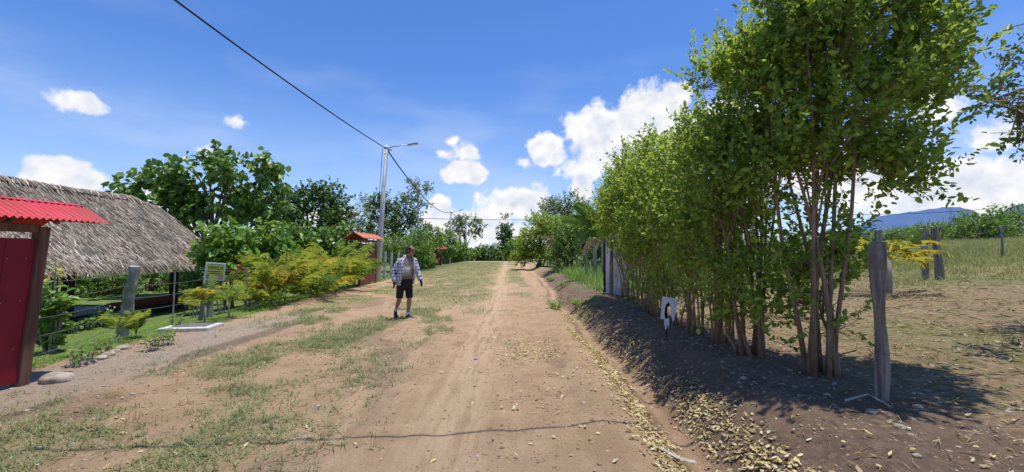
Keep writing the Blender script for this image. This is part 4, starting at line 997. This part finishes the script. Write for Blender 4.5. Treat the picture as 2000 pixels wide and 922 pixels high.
def rock(label, loc, r, mat='stone', group=None, name='stone'):
    bm = bmesh.new(); bmesh.ops.create_icosphere(bm, subdivisions=3, radius=1)
    sd = random.uniform(0, 50); sc = Vector((random.uniform(.8, 1.3), random.uniform(.8, 1.2), random.uniform(.5, .7)))
    for v in bm.verts:
        k = 1+.28*mnoise.noise(v.co*1.3+Vector((sd, 0, 0)))+.10*mnoise.noise(v.co*3+Vector((0, sd, 0)))
        v.co = Vector((v.co.x*sc.x, v.co.y*sc.y, v.co.z*sc.z))*k*r
    me = bpy.data.meshes.new(name); bm.to_mesh(me); bm.free()
    o = link(name, me, M[mat], None, True); o.location = Vector(loc)+Vector((0, 0, r*.18)); o.rotation_euler = (0, 0, random.uniform(0, 6)); return tag(o, label, 'stone', group)
def gpx(px, py, it=4):
    z = 0
    for _ in range(it):
        d = (CAMZ-z)*FPX/(py-490); p = at(px, py, d); z = G(p.x, p.y)
    return gp(p.x, p.y)
rock('biggest pale stone, lying at the foot of the red gate', LG(-5.55, 5.3), .13, 'stone', 'stones at the garden edge')
for px, py, r, lab in ((178, 707, .06, 'pale edging stone nearest to the red gate'), (196, 699, .07, 'pale edging stone, second from the red gate'), (212, 692, .075, 'pale edging stone in the middle of the row'), (226, 686, .06, 'pale edging stone left of the big leaning fence post'), (240, 680, .085, 'largest pale edging stone, touching the big leaning fence post')):
    rock(lab, gpx(px, py), r, 'stone', 'stones at the garden edge')
for px, py, r, lab in ((1702, 803, .04, 'dull stone pressed against the left side of the weathered post'), (1757, 830, .033, 'rounded stone lying right of the weathered post foot'), (1738, 822, .025, 'small stone between the weathered post and the rounded stone'), (1793, 792, .036, 'pale stone in the leaf heap right of the weathered post'), (1790, 885, .028, 'flat pale stone near the lower right corner')):
    rock(lab, gpx(px, py), r, 'stone', 'stones round the weathered post')
def bark_piece():
    b = gpx(1308, 885); t = MB(); V = []; n = 9
    for i in range(n):
        f = i/(n-1)
        for j in range(5):
            a = (j-2)*.5; w = .035*(1-.5*abs(f-.45))
            V.append((-.14+.28*f+.01*math.sin(f*8), .12-.26*f+w*math.sin(a), w*math.cos(a)*.7+.012*math.sin(f*6)))
    t.add(V, [(i*5+j, i*5+j+1, (i+1)*5+j+1, (i+1)*5+j) for i in range(n-1) for j in range(4)])
    o = t.build('bark_piece', M['palebark'], None, True); o.location = b+Vector((0, 0, .02)); tag(o, 'curled grey strip of bark lying in the ditch leaves', 'bark')
bark_piece()
for k, (px, py, ln, lab) in enumerate(((1885, 522, 1.2, 'long pale dead branch lying in the field grass'), (1965, 487, 1.0, 'bleached dead branches heaped by the thin field fence post'), (1650, 790, .5, 'dull grey stick lying in the hedge shade'))):
    b = gpx(px, py); t = thing('dead_branch', lab, 'branch', b, random.uniform(0, 3))
    m = MB(); N_ = 1 if k == 2 else 6
    for j in range(N_):
        a = random.uniform(-.5, .5)+(k == 1)*random.uniform(0, 6); l = ln*random.uniform(.5, 1)
        m.tube([(0, 0, .05+.3*(k == 1)*random.random()), (l*.5*math.cos(a), l*.5*math.sin(a), .12+.2*(k == 1)*random.random()), (l*math.cos(a), l*math.sin(a), .03)], [.03*ln*.6, .022*ln*.6, .006], 5, True, .15)
    m.build('wood', M['palebark'] if k < 2 else M['greypost'], t)

# ------------------------------------------------------------------ palms, banana, garden plants
def frond(base, az, el0, L, droop, leaf, n, wid, taper=.55, side=.85, thick=.008, sagl=.25, vshape=.25):
    """one feather leaf: arching midrib with paired leaflets"""
    p = Vector(base); pts = [p.copy()]; m = 12; el = el0
    for k in range(m):
        d = Vector((math.cos(az)*math.cos(el), math.sin(az)*math.cos(el), math.sin(el))); p = p+d*L/m; pts.append(p.copy()); el -= droop/m*(.15+1.75*k/m)
    mb = MB().tube(pts, [thick*(1-.8*k/m) for k in range(m+1)], 4)
    V0 = np.array([tuple(v) for v in mb.V]); Q0 = np.array([f for f in mb.F if len(f) == 4])
    P = []; A = []; N = []; Ls = []
    for k in range(n):
        f = .16+.84*(k+.5)/n; x = f*m; i = min(int(x), m-1); q = pts[i].lerp(pts[i+1], x-i); tg = (pts[i+1]-pts[i]).normalized()
        sd = tg.cross(Vector((0, 0, 1))); sd = sd.normalized() if sd.length > 1e-3 else Vector((1, 0, 0)); up = sd.cross(tg)
        for s in (-1, 1):
            a = (sd*s*side+tg*(.65+.5*f)+up*vshape+Vector((random.uniform(-.16, .16), random.uniform(-.16, .16), random.uniform(-.22, .10)))).normalized()
            P.append(tuple(q)); A.append(tuple(a)); N.append(tuple(up+sd*s*-.4)); Ls.append(leaf*(math.sin(math.pi*(.12+.8*f))**.6)*random.uniform(.85, 1.1)*(1-(1-taper)*f*.5))
    V, Q = leaves(np.array(P), np.array(A), np.array(N), np.array(Ls), np.full(len(P), wid), .25, sagl, (.3, .72, 1, .75))
    return cat_mesh([(V0, Q0), (V, Q)])
def make_palm(label, base, h, nf, L, leaf, n, wid, mats, nst=3, spread=.12, droop=1.5, el=(.6, 1.35), group=None, name='palm', stemmat='palebark', azs=None, ll=None):
    t = thing(name, label, 'palm', base, 0, group)
    tops = []
    for s in range(nst):
        a = 2*math.pi*s/nst+.5; o = Vector((math.cos(a), math.sin(a), 0))*(spread if nst > 1 else 0)
        e = o*1.9+Vector((0, 0, h*random.uniform(.75, 1.1))); tops.append(e)
        MB().tube([o-Vector((0, 0, .05)), o.lerp(e, .5), e], [.035*h+.012, .03*h+.01, .018*h+.006], 7).build('stem', M[stemmat], t, True)
    for k in range(nf):
        az = 2*math.pi*k*.381966+random.uniform(-.3, .3); e = tops[k % nst]
        ee = random.uniform(*el); l = L*random.uniform(.7, 1.1)
        V, Q = frond(e, az, ee, l, droop*random.uniform(.8, 1.25), leaf, n, wid, sagl=.3, side=.62, vshape=-.42 if ll else -.05)
        link('frond', mesh_np('frond', V, Q), M[mats[k % len(mats)]], t)
    return t
GP = 'feathery palms along the lawn edge'
make_palm('big golden feathery palm, nearest of the four at the lawn edge', LG(-6.95, 12.8), .12, 26, 1.9, .50, 26, .0155, ['palm', 'palmgreen', 'palm', 'palmgold', 'palmgreen'], 5, .10, 1.35, (.8, 1.52), GP, ll=.6)
make_palm('golden feathery palm, second of the four, with orange lower fronds', LG(-6.65, 14.2), .12, 25, 1.75, .48, 24, .0155, ['palmgold', 'palm', 'palmgreen', 'palm'], 5, .10, 1.45, (.65, 1.52), GP, ll=.6)
make_palm('green feathery palm, third of the four, tallest fronds', LG(-6.75, 16.2), .14, 26, 2.25, .55, 26, .0185, ['palmgreen', 'palm', 'palmgreen', 'palmgold'], 5, .11, 1.3, (.75, 1.52), GP, ll=.6)
make_palm('green feathery palm standing close before the orange-roofed gate', LG(-7.1, 18.0), .14, 22, 1.9, .50, 24, .019, ['palmgreen', 'palm', 'palmgreen'], 5, .11, 1.4, (.7, 1.5), GP, ll=.6)
SP = 'young palms on the lawn'
make_palm('young yellowish palm right of the big leaning fence post', LG(-6.95, 8.0), .06, 6, .5, .20, 12, .011, ['palm', 'palmgreen'], 1, .05, .7, (.95, 1.5), SP)
make_palm('young palm before the post of the yellow sign, with a thin yellow stem', LG(-6.75, 9.5), .4, 8, .7, .30, 16, .014, ['palmgreen', 'palm', 'palmgold'], 1, .05, 1.3, (.8, 1.5), SP, ll=.5)
make_palm('slender young palm right of the yellow sign', LG(-6.75, 10.3), .4, 7, .62, .28, 14, .014, ['palm', 'palmgreen'], 1, .05, 1.3, (.8, 1.5), SP, ll=.5)
make_palm('young bushy palm left of the biggest golden palm', LG(-7.0, 11.9), .12, 10, 1.0, .38, 18, .017, ['palmgreen', 'palm'], 2, .05, 1.0, (.8, 1.5), SP, ll=.5)
make_palm('yellow arching frond plant reaching in front of the big leaning fence post', LG(-7.0, 7.7), .12, 3, .8, .26, 15, .012, ['palm', 'palmgreen'], 1, .04, 1.3, (.9, 1.25), SP)
make_palm('yellow palm top showing behind the weathered split timber post', gp(at(1735, 480, 10.5).x, 10.5), 1.0, 12, 1.15, .4, 26, .02, ['palmgold'], 2, .05, 1.1, (.2, .9), None)
def leafy_plant(name, label, cat, base, h, nst, spread, lf, lw, nl, mat, top=.3, group=None, flowers=0, bark='palebark', az=None):
    t = thing(name, label, cat, base, 0, group); P = []; A = []
    for s in range(nst):
        a = 2*math.pi*s/nst+random.uniform(-.5, .5); o = Vector((math.cos(a), math.sin(a), 0))*.05
        e = Vector((math.cos(a)*spread*random.uniform(.4, 1), math.sin(a)*spread*random.uniform(.4, 1), h*random.uniform(.7, 1.05)))
        mid = o.lerp(e, .5)+Vector((0, 0, .05*h))
        MB().tube([o-Vector((0, 0, .03)), mid, e], [.012*h+.004, .01*h+.003, .004], 5).build('stem', M[bark], t)
        for k in range(nl):
            f = top+(1-top)*(k+random.random())/nl; q = (o.lerp(mid, f*2) if f < .5 else mid.lerp(e, f*2-1)); aa = random.uniform(0, 6.28)
            P.append(tuple(q)); A.append((math.cos(aa), math.sin(aa), random.uniform(-.2, .7)))
        if flowers:
            for k in range(flowers): MB().ball(e+Vector((random.uniform(-.05, .05), random.uniform(-.05, .05), random.uniform(0, .06))), .022, 6, 4).build('flower', M['whiteboard'], t, True)
    n = len(P); V, Q = leaves(np.array(P), np.array(A), np.array([[0, 0, 1.]])+RNG.normal(size=(n, 3))*.35, lf*RNG.uniform(.6, 1.2, n), lw*RNG.uniform(.7, 1.2, n), .18, .25)
    link('leaves', mesh_np('leaves', V, Q), M[mat], t)
    return t
leafy_plant('shrub', 'leafy shrub with glossy round leaves right beside the red gate', 'shrub', LG(-7.3, 6.85), 1.15, 11, .34, .17, .11, 24, 'bright', .1, None)
leafy_plant('tall_shrub', 'thin tall shrub whose yellowish leaf tuft shows against the thatch', 'shrub', LG(-7.5, 7.05), 1.85, 3, .22, .15, .05, 9, 'yellowleaf', .72)
leafy_plant('croton', 'orange-leaved garden plant on bare pale stems behind the fence', 'plant', LG(-8.15, 13.3), 1.25, 9, .45, .24, .07, 13, 'croton', .66)
leafy_plant('croton', 'reddish-leaved low plant between the orange one and the golden palm', 'plant', LG(-7.6, 13.6), .95, 5, .25, .22, .06, 9, 'croton', .6)
leafy_plant('yellow_plant', 'yellow-leaved plant left of the sign post', 'plant', LG(-8.1, 11.0), .62, 5, .25, .26, .07, 7, 'yellowleaf', .5)
leafy_plant('yellow_plant', 'yellow-green plant right of the sign', 'plant', LG(-7.6, 11.3), .72, 6, .25, .26, .07, 8, 'yellowleaf', .5)
for k, (px, py, lab) in enumerate(((92, 668, 'flowering plant of the bed, nearest the red gate'), (118, 655, 'flowering plant of the bed, second from the red gate'), (140, 646, 'flowering plant of the bed, third from the red gate'), (160, 639, 'white-flowered plant in the middle of the bed'), (182, 632, 'flowering plant of the bed below the first dark shelter post'), (202, 625, 'low plant of the bed left of the big leaning fence post'), (222, 618, 'tallest white-flowered plant of the bed, close to the big leaning fence post'), (285, 612, 'low plant of the bed right of the big leaning fence post'))):
    p = at(px, py, 10.2+k*.32); x_ = -10.9-.02*k; y_ = 9.0+k*.45
    leafy_plant('flower_plant', lab, 'plant', LG(x_, y_), .34 if k != 6 else .5, 7, .24, .13, .06, 8, 'bright', .2, 'plants in the flower bed along the shelter', 1 if k in (1, 3, 6) else 0)
for k, (px, py, lab) in enumerate(((150, 712, 'small weedy plant at the lawn edge by the red gate shadow'), (172, 700, 'small weedy plant left of the edging stones'), (200, 688, 'small weedy plant above the edging stones'), (300, 682, 'weedy tuft right of the big leaning fence post'), (325, 672, 'weedy tuft by the young yellowish palm'), (345, 640, 'weedy tuft behind the concrete slab'))):
    leafy_plant('weed', lab, 'weed', gpx(px, py), .26, 6, .16, .10, .035, 7, 'bush', .15, 'weeds at the lawn edge')
for k, (px, py, lab) in enumerate(((1085, 603, 'bright green weed clump in the ditch'), (1130, 580, 'weed clump on the bank below the white metal gate'), (1100, 560, 'weed clump on the bank below the far fence'), (1075, 545, 'farthest weed clump on the dark bank'))):
    leafy_plant('weed', lab, 'weed', gpx(px, py), .22, 10, .32, .14, .03, 9, 'bright', .15, 'weeds on the bank')
def banana():
    b = gp(at(1178, 490, 19.5).x, 19.5); t = thing('banana_plant', 'banana plant with torn green leaves left of the white metal gate', 'banana plant', b)
    for o in ((0, 0), (.25, .2), (-.3, .3)):
        MB().tube([(o[0], o[1], -.05), (o[0]*1.05, o[1], 1.1), (o[0]*1.1, o[1], 1.9)], [.10, .085, .06], 8, True, .05).build('stem', M['palebark'], t, True)
    top = Vector((0, 0, 1.9))
    def leafb(tip, arch, w, start=top, mat='banana', name='leaf'):
        e = Vector(tip)-b; P = []; m = 16
        for k in range(m+1):
            f = k/m; q = start.lerp(e, f); q.z += arch*4*f*(1-f); P.append(q)
        mb = MB().tube(P, [.02*(1-.7*k/m) for k in range(m+1)], 4); parts = [(np.array([tuple(v) for v in mb.V]), np.array([f for f in mb.F if len(f) == 4]))]
        p = []; A = []; N = []; Ls = []
        for k in range(2, 2*m):
            f = k/(2*m); i = min(int(f*m), m-1); q = P[i].lerp(P[i+1], f*m-i); tg = (P[i+1]-P[i]).normalized(); sd = tg.cross(Vector((0, .75, .6))).normalized(); up = sd.cross(tg)
            for s in (-1, 1):
                p.append(tuple(q)); A.append(tuple(sd*s+tg*.3+up*random.uniform(-.1, .12)+Vector((0, 0, -.15)))); N.append(tuple(up)); Ls.append(w*math.sin(math.pi*min(1, .12+f*.86))**.45*random.uniform(.9, 1.05))
        step = (P[-1]-P[0]).length/(2*m)
        parts.append(leaves(np.array(p), np.array(A), np.array(N), np.array(Ls), np.full(len(p), step*1.45), .05, .15, (.2, .8, 1, .95)))
        V, Q = cat_mesh(parts); link(name, mesh_np(name, V, Q), M[mat], t)
    for tip, arch, w in (((1096, 430), .25, .24), ((1122, 398), .2, .25), ((1120, 486), .38, .26), ((1215, 415), .3, .25), ((1190, 385), .1, .24), ((1150, 420), .35, .22), ((1230, 450), .4, .22)):
        leafb(at(tip[0], tip[1], 18.8), arch*1.4, w*1.5)
    for tip in ((1135, 505), (1160, 500)): leafb(at(tip[0], tip[1], 20.2), .35, .18, top-Vector((.15, 0, .2)), 'dry', 'dead_leaf')
banana()
def dry_heap():
    b = gp(at(1098, 490, 28.5).x, 28.5); t = thing('dry_banana_clump', 'brown dried-up leaf clump hanging over the far wire fence', 'dry plant', b)
    for k in range(4): MB().tube([(random.uniform(-.3, .3), random.uniform(-.2, .2), -.05), (random.uniform(-.35, .35), random.uniform(-.2, .2), 1.9)], [.06, .04], 6).build('stem', M['palebark'], t)
    n = 260; P = np.stack([RNG.normal(0, .5, n), RNG.normal(0, .4, n), RNG.uniform(1.5, 2.4, n)], 1)
    A = rdir(n); A[:, 2] = -np.abs(A[:, 2])*1.0
    V, Q = leaves(P, A, rdir(n), .32*RNG.uniform(.5, 1.2, n), .09*RNG.uniform(.5, 1.2, n), .3, .5)
    link('dead_leaves', mesh_np('dead_leaves', V, Q), M['dry'], t)
dry_heap()
# ------------------------------------------------------------------ the walking man
def plaid():
    m, t, p = newmat('plaid shirt cloth')
    tc = t.new('ShaderNodeTexCoord'); sp = t.new('ShaderNodeSeparateXYZ'); t.con(tc.outputs['Object'], sp.inputs[0])
    h = t.math('ADD', t.math('MULTIPLY', sp.outputs[0], 1.0), t.math('MULTIPLY', sp.outputs[1], -.7))
    def stripe(v, per, ph, w):
        f = t.math('FRACT', t.math('ADD', t.math('DIVIDE', v, per), ph)); return t.math('LESS_THAN', f, w)
    a = stripe(sp.outputs[2], .075, 0, .42); b = stripe(h, .070, .1, .42)
    c = stripe(sp.outputs[2], .075, .3, .14); d = stripe(h, .070, .4, .14)
    s = t.math('ADD', t.math('MULTIPLY', a, .5), t.math('MULTIPLY', b, .5))
    col = t.mix(s, (.74, .74, .80), (.035, .03, .075))
    col = t.mix(t.math('MULTIPLY', t.math('MAXIMUM', c, d), .5), col, (.28, .18, .30))
    t.con(col, p.inputs['Base Color']); p.inputs['Roughness'].default_value = .85
    t.con(t.bump(t.noise(14, 3, .5, tc.outputs['Object']), .5, .02), p.inputs['Normal']); return m
def tee():
    m, t, p = newmat('printed tee cloth')
    tc = t.new('ShaderNodeTexCoord'); sp = t.new('ShaderNodeSeparateXYZ'); t.con(tc.outputs['Object'], sp.inputs[0])
    n = t.noise(30, 4, .6, tc.outputs['Object'])
    base = t.mix(n, (.20, .165, .13), (.27, .23, .18))
    z = sp.outputs[2]
    inz = t.math('MULTIPLY', t.math('GREATER_THAN', z, .90), t.math('LESS_THAN', z, 1.225))
    xx = sp.outputs[0]
    inx = t.math('MULTIPLY', t.math('GREATER_THAN', xx, .015), t.math('LESS_THAN', xx, .155))
    g = t.ramp(z, .93, 1.2); pr = t.mix(g, (.12, .10, .075), t.mix(n, (.48, .46, .42), (.7, .69, .66)))
    t.con(t.mix(t.math('MULTIPLY', inz, inx), base, pr), p.inputs['Base Color']); p.inputs['Roughness'].default_value = .9; return m
M['plaid'] = plaid(); M['tee'] = tee()
M['skin'] = surf('tanned skin', (.30, .15, .095), (.38, .20, .13), 18, rough=.5, bump=.05)
M['hair'] = surf('black hair', (.008, .007, .006), (.03, .025, .02), 60, (1, 1, .3), .6, .5, .004)
M['shorts'] = surf('black shorts cloth', (.012, .012, .014), (.03, .03, .034), 12, rough=.9, bump=.5, bd=.02)
M['glove'] = surf('black glove', (.010, .010, .012), (.03, .03, .032), 20, rough=.7, bump=.2)
M['white'] = surf('white cloth', (.66, .66, .66), (.8, .8, .8), 20, rough=.8, bump=.1)
M['shoe'] = surf('black shoe mesh', (.015, .015, .02), (.05, .05, .06), 40, rough=.8, bump=.3)
M['lens'] = surf('sunglass lens', (.004, .004, .005), (.008, .008, .01), 4, rough=.12, bump=0, spec=.6)
def remesh(name, mb, mat, parent, vox, smooth=4):
    o = mb.build('tmp', None); md = o.modifiers.new('r', 'REMESH'); md.mode = 'VOXEL'; md.voxel_size = vox
    s = o.modifiers.new('s', 'SMOOTH'); s.iterations = smooth; s.factor = .5
    dg = bpy.context.evaluated_depsgraph_get(); dg.update(); me = bpy.data.meshes.new_from_object(o.evaluated_get(dg)); me.name = name
    bpy.data.objects.remove(o); return link(name, me, mat, parent, True)
def man():
    org = gp(at(790, 600, 10.3).x, 10.3)
    t = thing('person', 'man in open plaid shirt, black shorts and black gloves, walking and looking right', 'person', org)
    th = R(36); F = Vector((math.sin(th), -math.cos(th), 0)); L = Vector((math.cos(th), math.sin(th), 0)); Z = Vector((0, 0, 1))
    hh = R(72); HF = Vector((math.sin(hh), -math.cos(hh), 0)); HL = Vector((math.cos(hh), math.sin(hh), 0))
    def ring(c, rx, ry, n=24, a0=0, a1=2*math.pi, f=F, l=L, closed=True, p=1.0):
        out = []
        for k in range(n):
            a = a0+(a1-a0)*k/(n if closed else n-1)
            ca, sa = math.cos(a), math.sin(a)
            out.append(c+f*ry*ca+l*rx*sa)
        return out
    TR = [(.80, .150, .115, 0, .0), (.88, .172, .130, .0, .0), (.96, .172, .142, .005, .012), (1.04, .168, .152, .015, .026), (1.12, .166, .152, .025, .028), (1.20, .170, .142, .035, .02),
          (1.28, .180, .130, .045, .012), (1.36, .186, .114, .055, .0), (1.415, .165, .092, .065, -.005), (1.45, .10, .074, .072, -.005)]
    def tc(i): z, rx, ry, dx, df = TR[i]; return Vector((dx, 0, z))+F*df, rx, ry
    def rings(s, add, lo=0, hi=None): 
        return [ring(tc(i)[0], tc(i)[1]*s+add, tc(i)[2]*s+add) for i in range(lo, hi or len(TR))]
    # joints
    RS, LS = Vector((.055, 0, 1.37))-L*.18, Vector((.055, 0, 1.37))+L*.18
    RE, RW = Vector((-.225, -.115, 1.10)), Vector((-.205, -.185, .865))
    LE, LW = Vector((.285, .10, 1.11)), Vector((.375, .03, .885))
    RH, LH = Vector((0, 0, .87))-L*.088, Vector((0, 0, .87))+L*.088
    RK, RA = Vector((-.110, -.05, .485)), Vector((-.225, .075, .185))
    LK, LA = Vector((.112, .02, .485)), Vector((.075, .02, .085))
    b = MB(); b.loft(rings(.97, 0))
    b.tube([tc(9)[0]+Vector((0, 0, -.03)), Vector((.095, -.01, 1.50)), Vector((.115, -.012, 1.56))], [.066, .056, .058], 14)
    def limb(pts, rad): b.tube(pts, rad, 12)
    for S, E, Wt in ((RS, RE, RW), (LS, LE, LW)):
        limb([S+Vector((0, 0, .01)), S.lerp(E, .35), S.lerp(E, .75), E, E.lerp(Wt, .3), E.lerp(Wt, .7), Wt], [.052, .05, .043, .040, .041, .034, .027]); b.ball(S, (.062, .062, .062))
    for H, K, A, cf in ((RH, RK, RA, Vector((.0, .03, 0))), (LH, LK, LA, Vector((0, .02, 0)))):
        limb([H, H.lerp(K, .3), H.lerp(K, .75), K, K.lerp(A, .15)+cf*.4, K.lerp(A, .35)+cf, K.lerp(A, .7)+cf*.3, A], [.095, .088, .066, .056, .055, .058, .042, .034])
    # head: skull, jaw, nose, brow, ears, lips
    HC = Vector((.128, -.012, 1.612))
    hr = [(-.125, .030, .032, .050), (-.112, .046, .050, .042), (-.085, .058, .070, .026), (-.05, .066, .088, .012), (-.01, .072, .096, .004), (.03, .076, .100, .0), (.065, .072, .095, -.004), (.092, .056, .074, -.008), (.108, .028, .038, -.01)]
    b.loft([ring(HC+Z*z+HF*df, rx, ry, 20, f=HF, l=HL) for z, rx, ry, df in hr])
    nb = HC+HF*.098; b.tube([nb+Z*.018, nb+Z*-.008+HF*.012, nb+Z*-.03+HF*.022, nb+Z*-.04+HF*.004], [.008, .011, .015, .012], 8)
    b.tube([HC+HF*.090+HL*-.05+Z*.028, HC+HF*.099+Z*.027, HC+HF*.090+HL*.05+Z*.028], .010, 6)
    b.tube([HC+HF*.088+HL*-.022-Z*.066, HC+HF*.096-Z*.064, HC+HF*.088+HL*.022-Z*.066], .009, 6)
    b.tube([HC+HF*.084+HL*-.018-Z*.08, HC+HF*.092-Z*.081, HC+HF*.084+HL*.018-Z*.08], .009, 6)
    for s in (-1, 1): b.ball(HC+HL*s*.077+HF*-.008-Z*.008, (.014, .020, .032), 8, 6)
    remesh('body', b, M['skin'], t, .0085, 3)
    # hair: short, receding
    hb = MB(); rr = []
    for z, rx, ry, df in ((-.075, .062, .075, -.012), (-.03, .073, .095, -.004), (.01, .079, .102, -.002), (.05, .080, .103, -.004), (.082, .066, .085, -.010), (.108, .04, .05, -.016), (.116, .012, .016, -.018)):
        f0 = R(62) if z < .04 else R(52) if z < .07 else R(20)
        c = HC+Z*z+HF*df; o_ = ring(c, rx, ry, 20, f0, 2*math.pi-f0, HF, HL, False); i_ = ring(c, rx-.012, ry-.012, 20, 2*math.pi-f0, f0, HF, HL, False)
        rr.append(o_+i_)
    hb.loft(rr); hb.build('hair', M['hair'], t, True)
    # sunglasses
    g = MB()
    for s in (-1, 1):
        c = HC+HF*.098+HL*s*.034+Z*.004
        rot = Matrix((HL+HF*-.25*s, HF+HL*.25*s, Z)).transposed()
        g.box(c-HF*.004, (.056, .010, .036), rot, bev=.004)
        g.tube([c+HL*s*.028-HF*.004+Z*.01, HC+HL*s*.080+HF*.04+Z*.01, HC+HL*s*.080-HF*.02+Z*.004], .004, 5)
    g.tube([HC+HF*.104+HL*-.01+Z*.012, HC+HF*.106+HL*.01+Z*.012], .004, 5)
    g.build('sunglasses', M['lens'], t)
    # tee, shirt, shorts
    tm = MB(); tm.loft([ring(tc(i)[0]-(Vector((0, 0, .0)) if i else Vector((0, 0, .0))), tc(i)[1]*1.03+.008, tc(i)[2]*1.03+.008) for i in range(0, 10)]); tm.build('t_shirt', M['tee'], t, True)
    sm = MB(); n = 34; outer = []
    for i in range(0, 10):
        c, rx, ry = tc(i); flare = .035*(1-i/9)**1.5; gap = R(30+10*(1-i/9)) if i < 8 else R(34)
        ro = ring(c, rx*1.06+.026+flare, ry*1.06+.024+flare*.6, n, gap, 2*math.pi-gap, F, L, False)
        ro = [v+Vector((0, 0, .012*math.sin(k*1.3)*(1 if i == 0 else 0)))+(v-c).normalized()*.006*math.sin(k*1.9+i) for k, v in enumerate(ro)]
        ri = ring(c, rx*1.06+.014+flare, ry*1.06+.012+flare*.6, n, 2*math.pi-gap, gap, F, L, False); outer.append(ro+ri)
    sm.loft(outer)
    sh = sm.build('shirt', M['plaid'], t, True)
    cm = MB()
    c, rx, ry = tc(9); cm.loft([ring(c+Z*z, rx*k, ry*k*1.02, 24, R(38), R(322), F, L, False)+ring(c+Z*z, rx*k-.008, ry*k-.008, 24, R(322), R(38), F, L, False) for z, k in ((-.02, 1.35), (.02, 1.12), (.055, .98))])
    cm.build('collar', M['plaid'], sh, True)
    for S, E, Wt in ((RS, RE, RW), (LS, LE, LW)):
        inn = S+(Vector((.055, 0, 1.36))-S)*.25
        mb = MB().tube([inn, S+Vector((0, 0, .005)), S.lerp(E, .3), S.lerp(E, .7), E, E.lerp(Wt, .25), E.lerp(Wt, .6), E.lerp(Wt, .86), E.lerp(Wt, .97)], [.05, .064, .070, .068, .066, .062, .058, .054, .050], 14, True, .02)
        mb.build('sleeve', M['plaid'], sh, True)
    so_ = MB()
    so_.loft([ring(Vector((0, 0, z))+F*d, rx, ry) for z, rx, ry, d in ((.72, .16, .125, .0), (.78, .182, .142, .0), (.86, .186, .146, .002), (.94, .178, .152, .012))])
    for H, K in ((RH, RK), (LH, LK)): so_.tube([H+Vector((0, 0, -.02)), H.lerp(K, .35), H.lerp(K, .7), H.lerp(K, 1.0), H.lerp(K, 1.03)], [.095, .098, .088, .084, .081], 14)
    remesh('shorts', so_, M['shorts'], t, .012, 3)
    # gloves with five fingers each
    def glove(Wt, E, thumbdir):
        d = (Wt-E).normalized(); d = (d+Vector((.08, -.05, -.5))).normalized()
        side = thumbdir.normalized(); side = (side-d*side.dot(d)).normalized(); nrm_ = d.cross(side)
        g = MB(); P0 = Wt-d*.02
        rg = []
        for s, w, th_ in ((0, .031, .026), (.03, .034, .026), (.06, .043, .022), (.09, .046, .019), (.105, .042, .016)):
            c = P0+d*s; rg.append([c+side*w*math.cos(a)+nrm_*th_*math.sin(a) for a in np.linspace(0, 2*math.pi, 13)[:-1]])
        g.loft(rg)
        for k, (o_, ln) in enumerate(((.033, .072), (.012, .080), (-.010, .075), (-.031, .060))):
            st = P0+d*.095+side*o_; bend = nrm_*.35
            p1 = st+(d+bend*.3).normalized()*ln*.45; p2 = p1+(d+bend*1.0).normalized()*ln*.32; p3 = p2+(d+bend*2).normalized()*ln*.26
            g.tube([st-d*.02, st, p1, p2, p3], [.0095, .0105, .0100, .009, .0075], 8)
        st = P0+d*.035+side*.03; p1 = st+(d*.6+side*.8).normalized()*.035; p2 = p1+(d*.9+side*.35).normalized()*.03; p3 = p2+d*.022
        g.tube([st-side*.02, st, p1, p2, p3], [.014, .0135, .012, .0105, .008], 8)
        gl = remesh('glove', g, M['glove'], t, .0055, 2)
        MB().tube([P0+d*-.022, P0+d*.012], [.036, .037], 14).build('cuff', M['white'], gl, True)
    glove(RW, RE, F); glove(LW, LE, F)
    # shoes, soles, socks
    def shoe(A, toe_dir, pitch):
        d = Vector(toe_dir).normalized(); s = d.cross(Z).normalized(); 
        q = Matrix.Rotation(-pitch, 3, s); d2 = q @ d; u = s.cross(d2); u = u if u.z > 0 or abs(pitch) > 1 else -u
        heel = A-u*.085-d2*.055
        up = []; soles = []
        for f, w, h in ((0, .026, .075), (.08, .036, .088), (.28, .040, .105), (.42, .041, .085), (.6, .046, .062), (.8, .047, .050), (.94, .034, .040), (1.0, .014, .026)):
            c = heel+d2*.285*f
            up.append([c+s*w*math.cos(a)*(1 if math.sin(a) < .2 else .72 if f < .5 else .85)+u*(.016+max(0, math.sin(a))*(h-.016)) for a in np.linspace(0, 2*math.pi, 15)[:-1]])
            soles.append([c+s*(w+.006)*math.cos(a)+u*(.012+.014*math.sin(a)) for a in np.linspace(0, 2*math.pi, 13)[:-1]])
        o = MB().loft(up).build('shoe', M['shoe'], t, True); MB().loft(soles).build('sole', M['white'], o, True)
    shoe(LA, (.72, -.60, 0), 0)
    shoe(RA+Vector((0, 0, -.0)), (.38, -.75, 0), R(58))
    for A, K in ((RA, RK), (LA, LK)): MB().tube([A-(K-A)*.06, A+(K-A)*.10, A+(K-A)*.13], [.042, .042, .041], 12).build('sock', M['white'], t, True)
    return t
man()
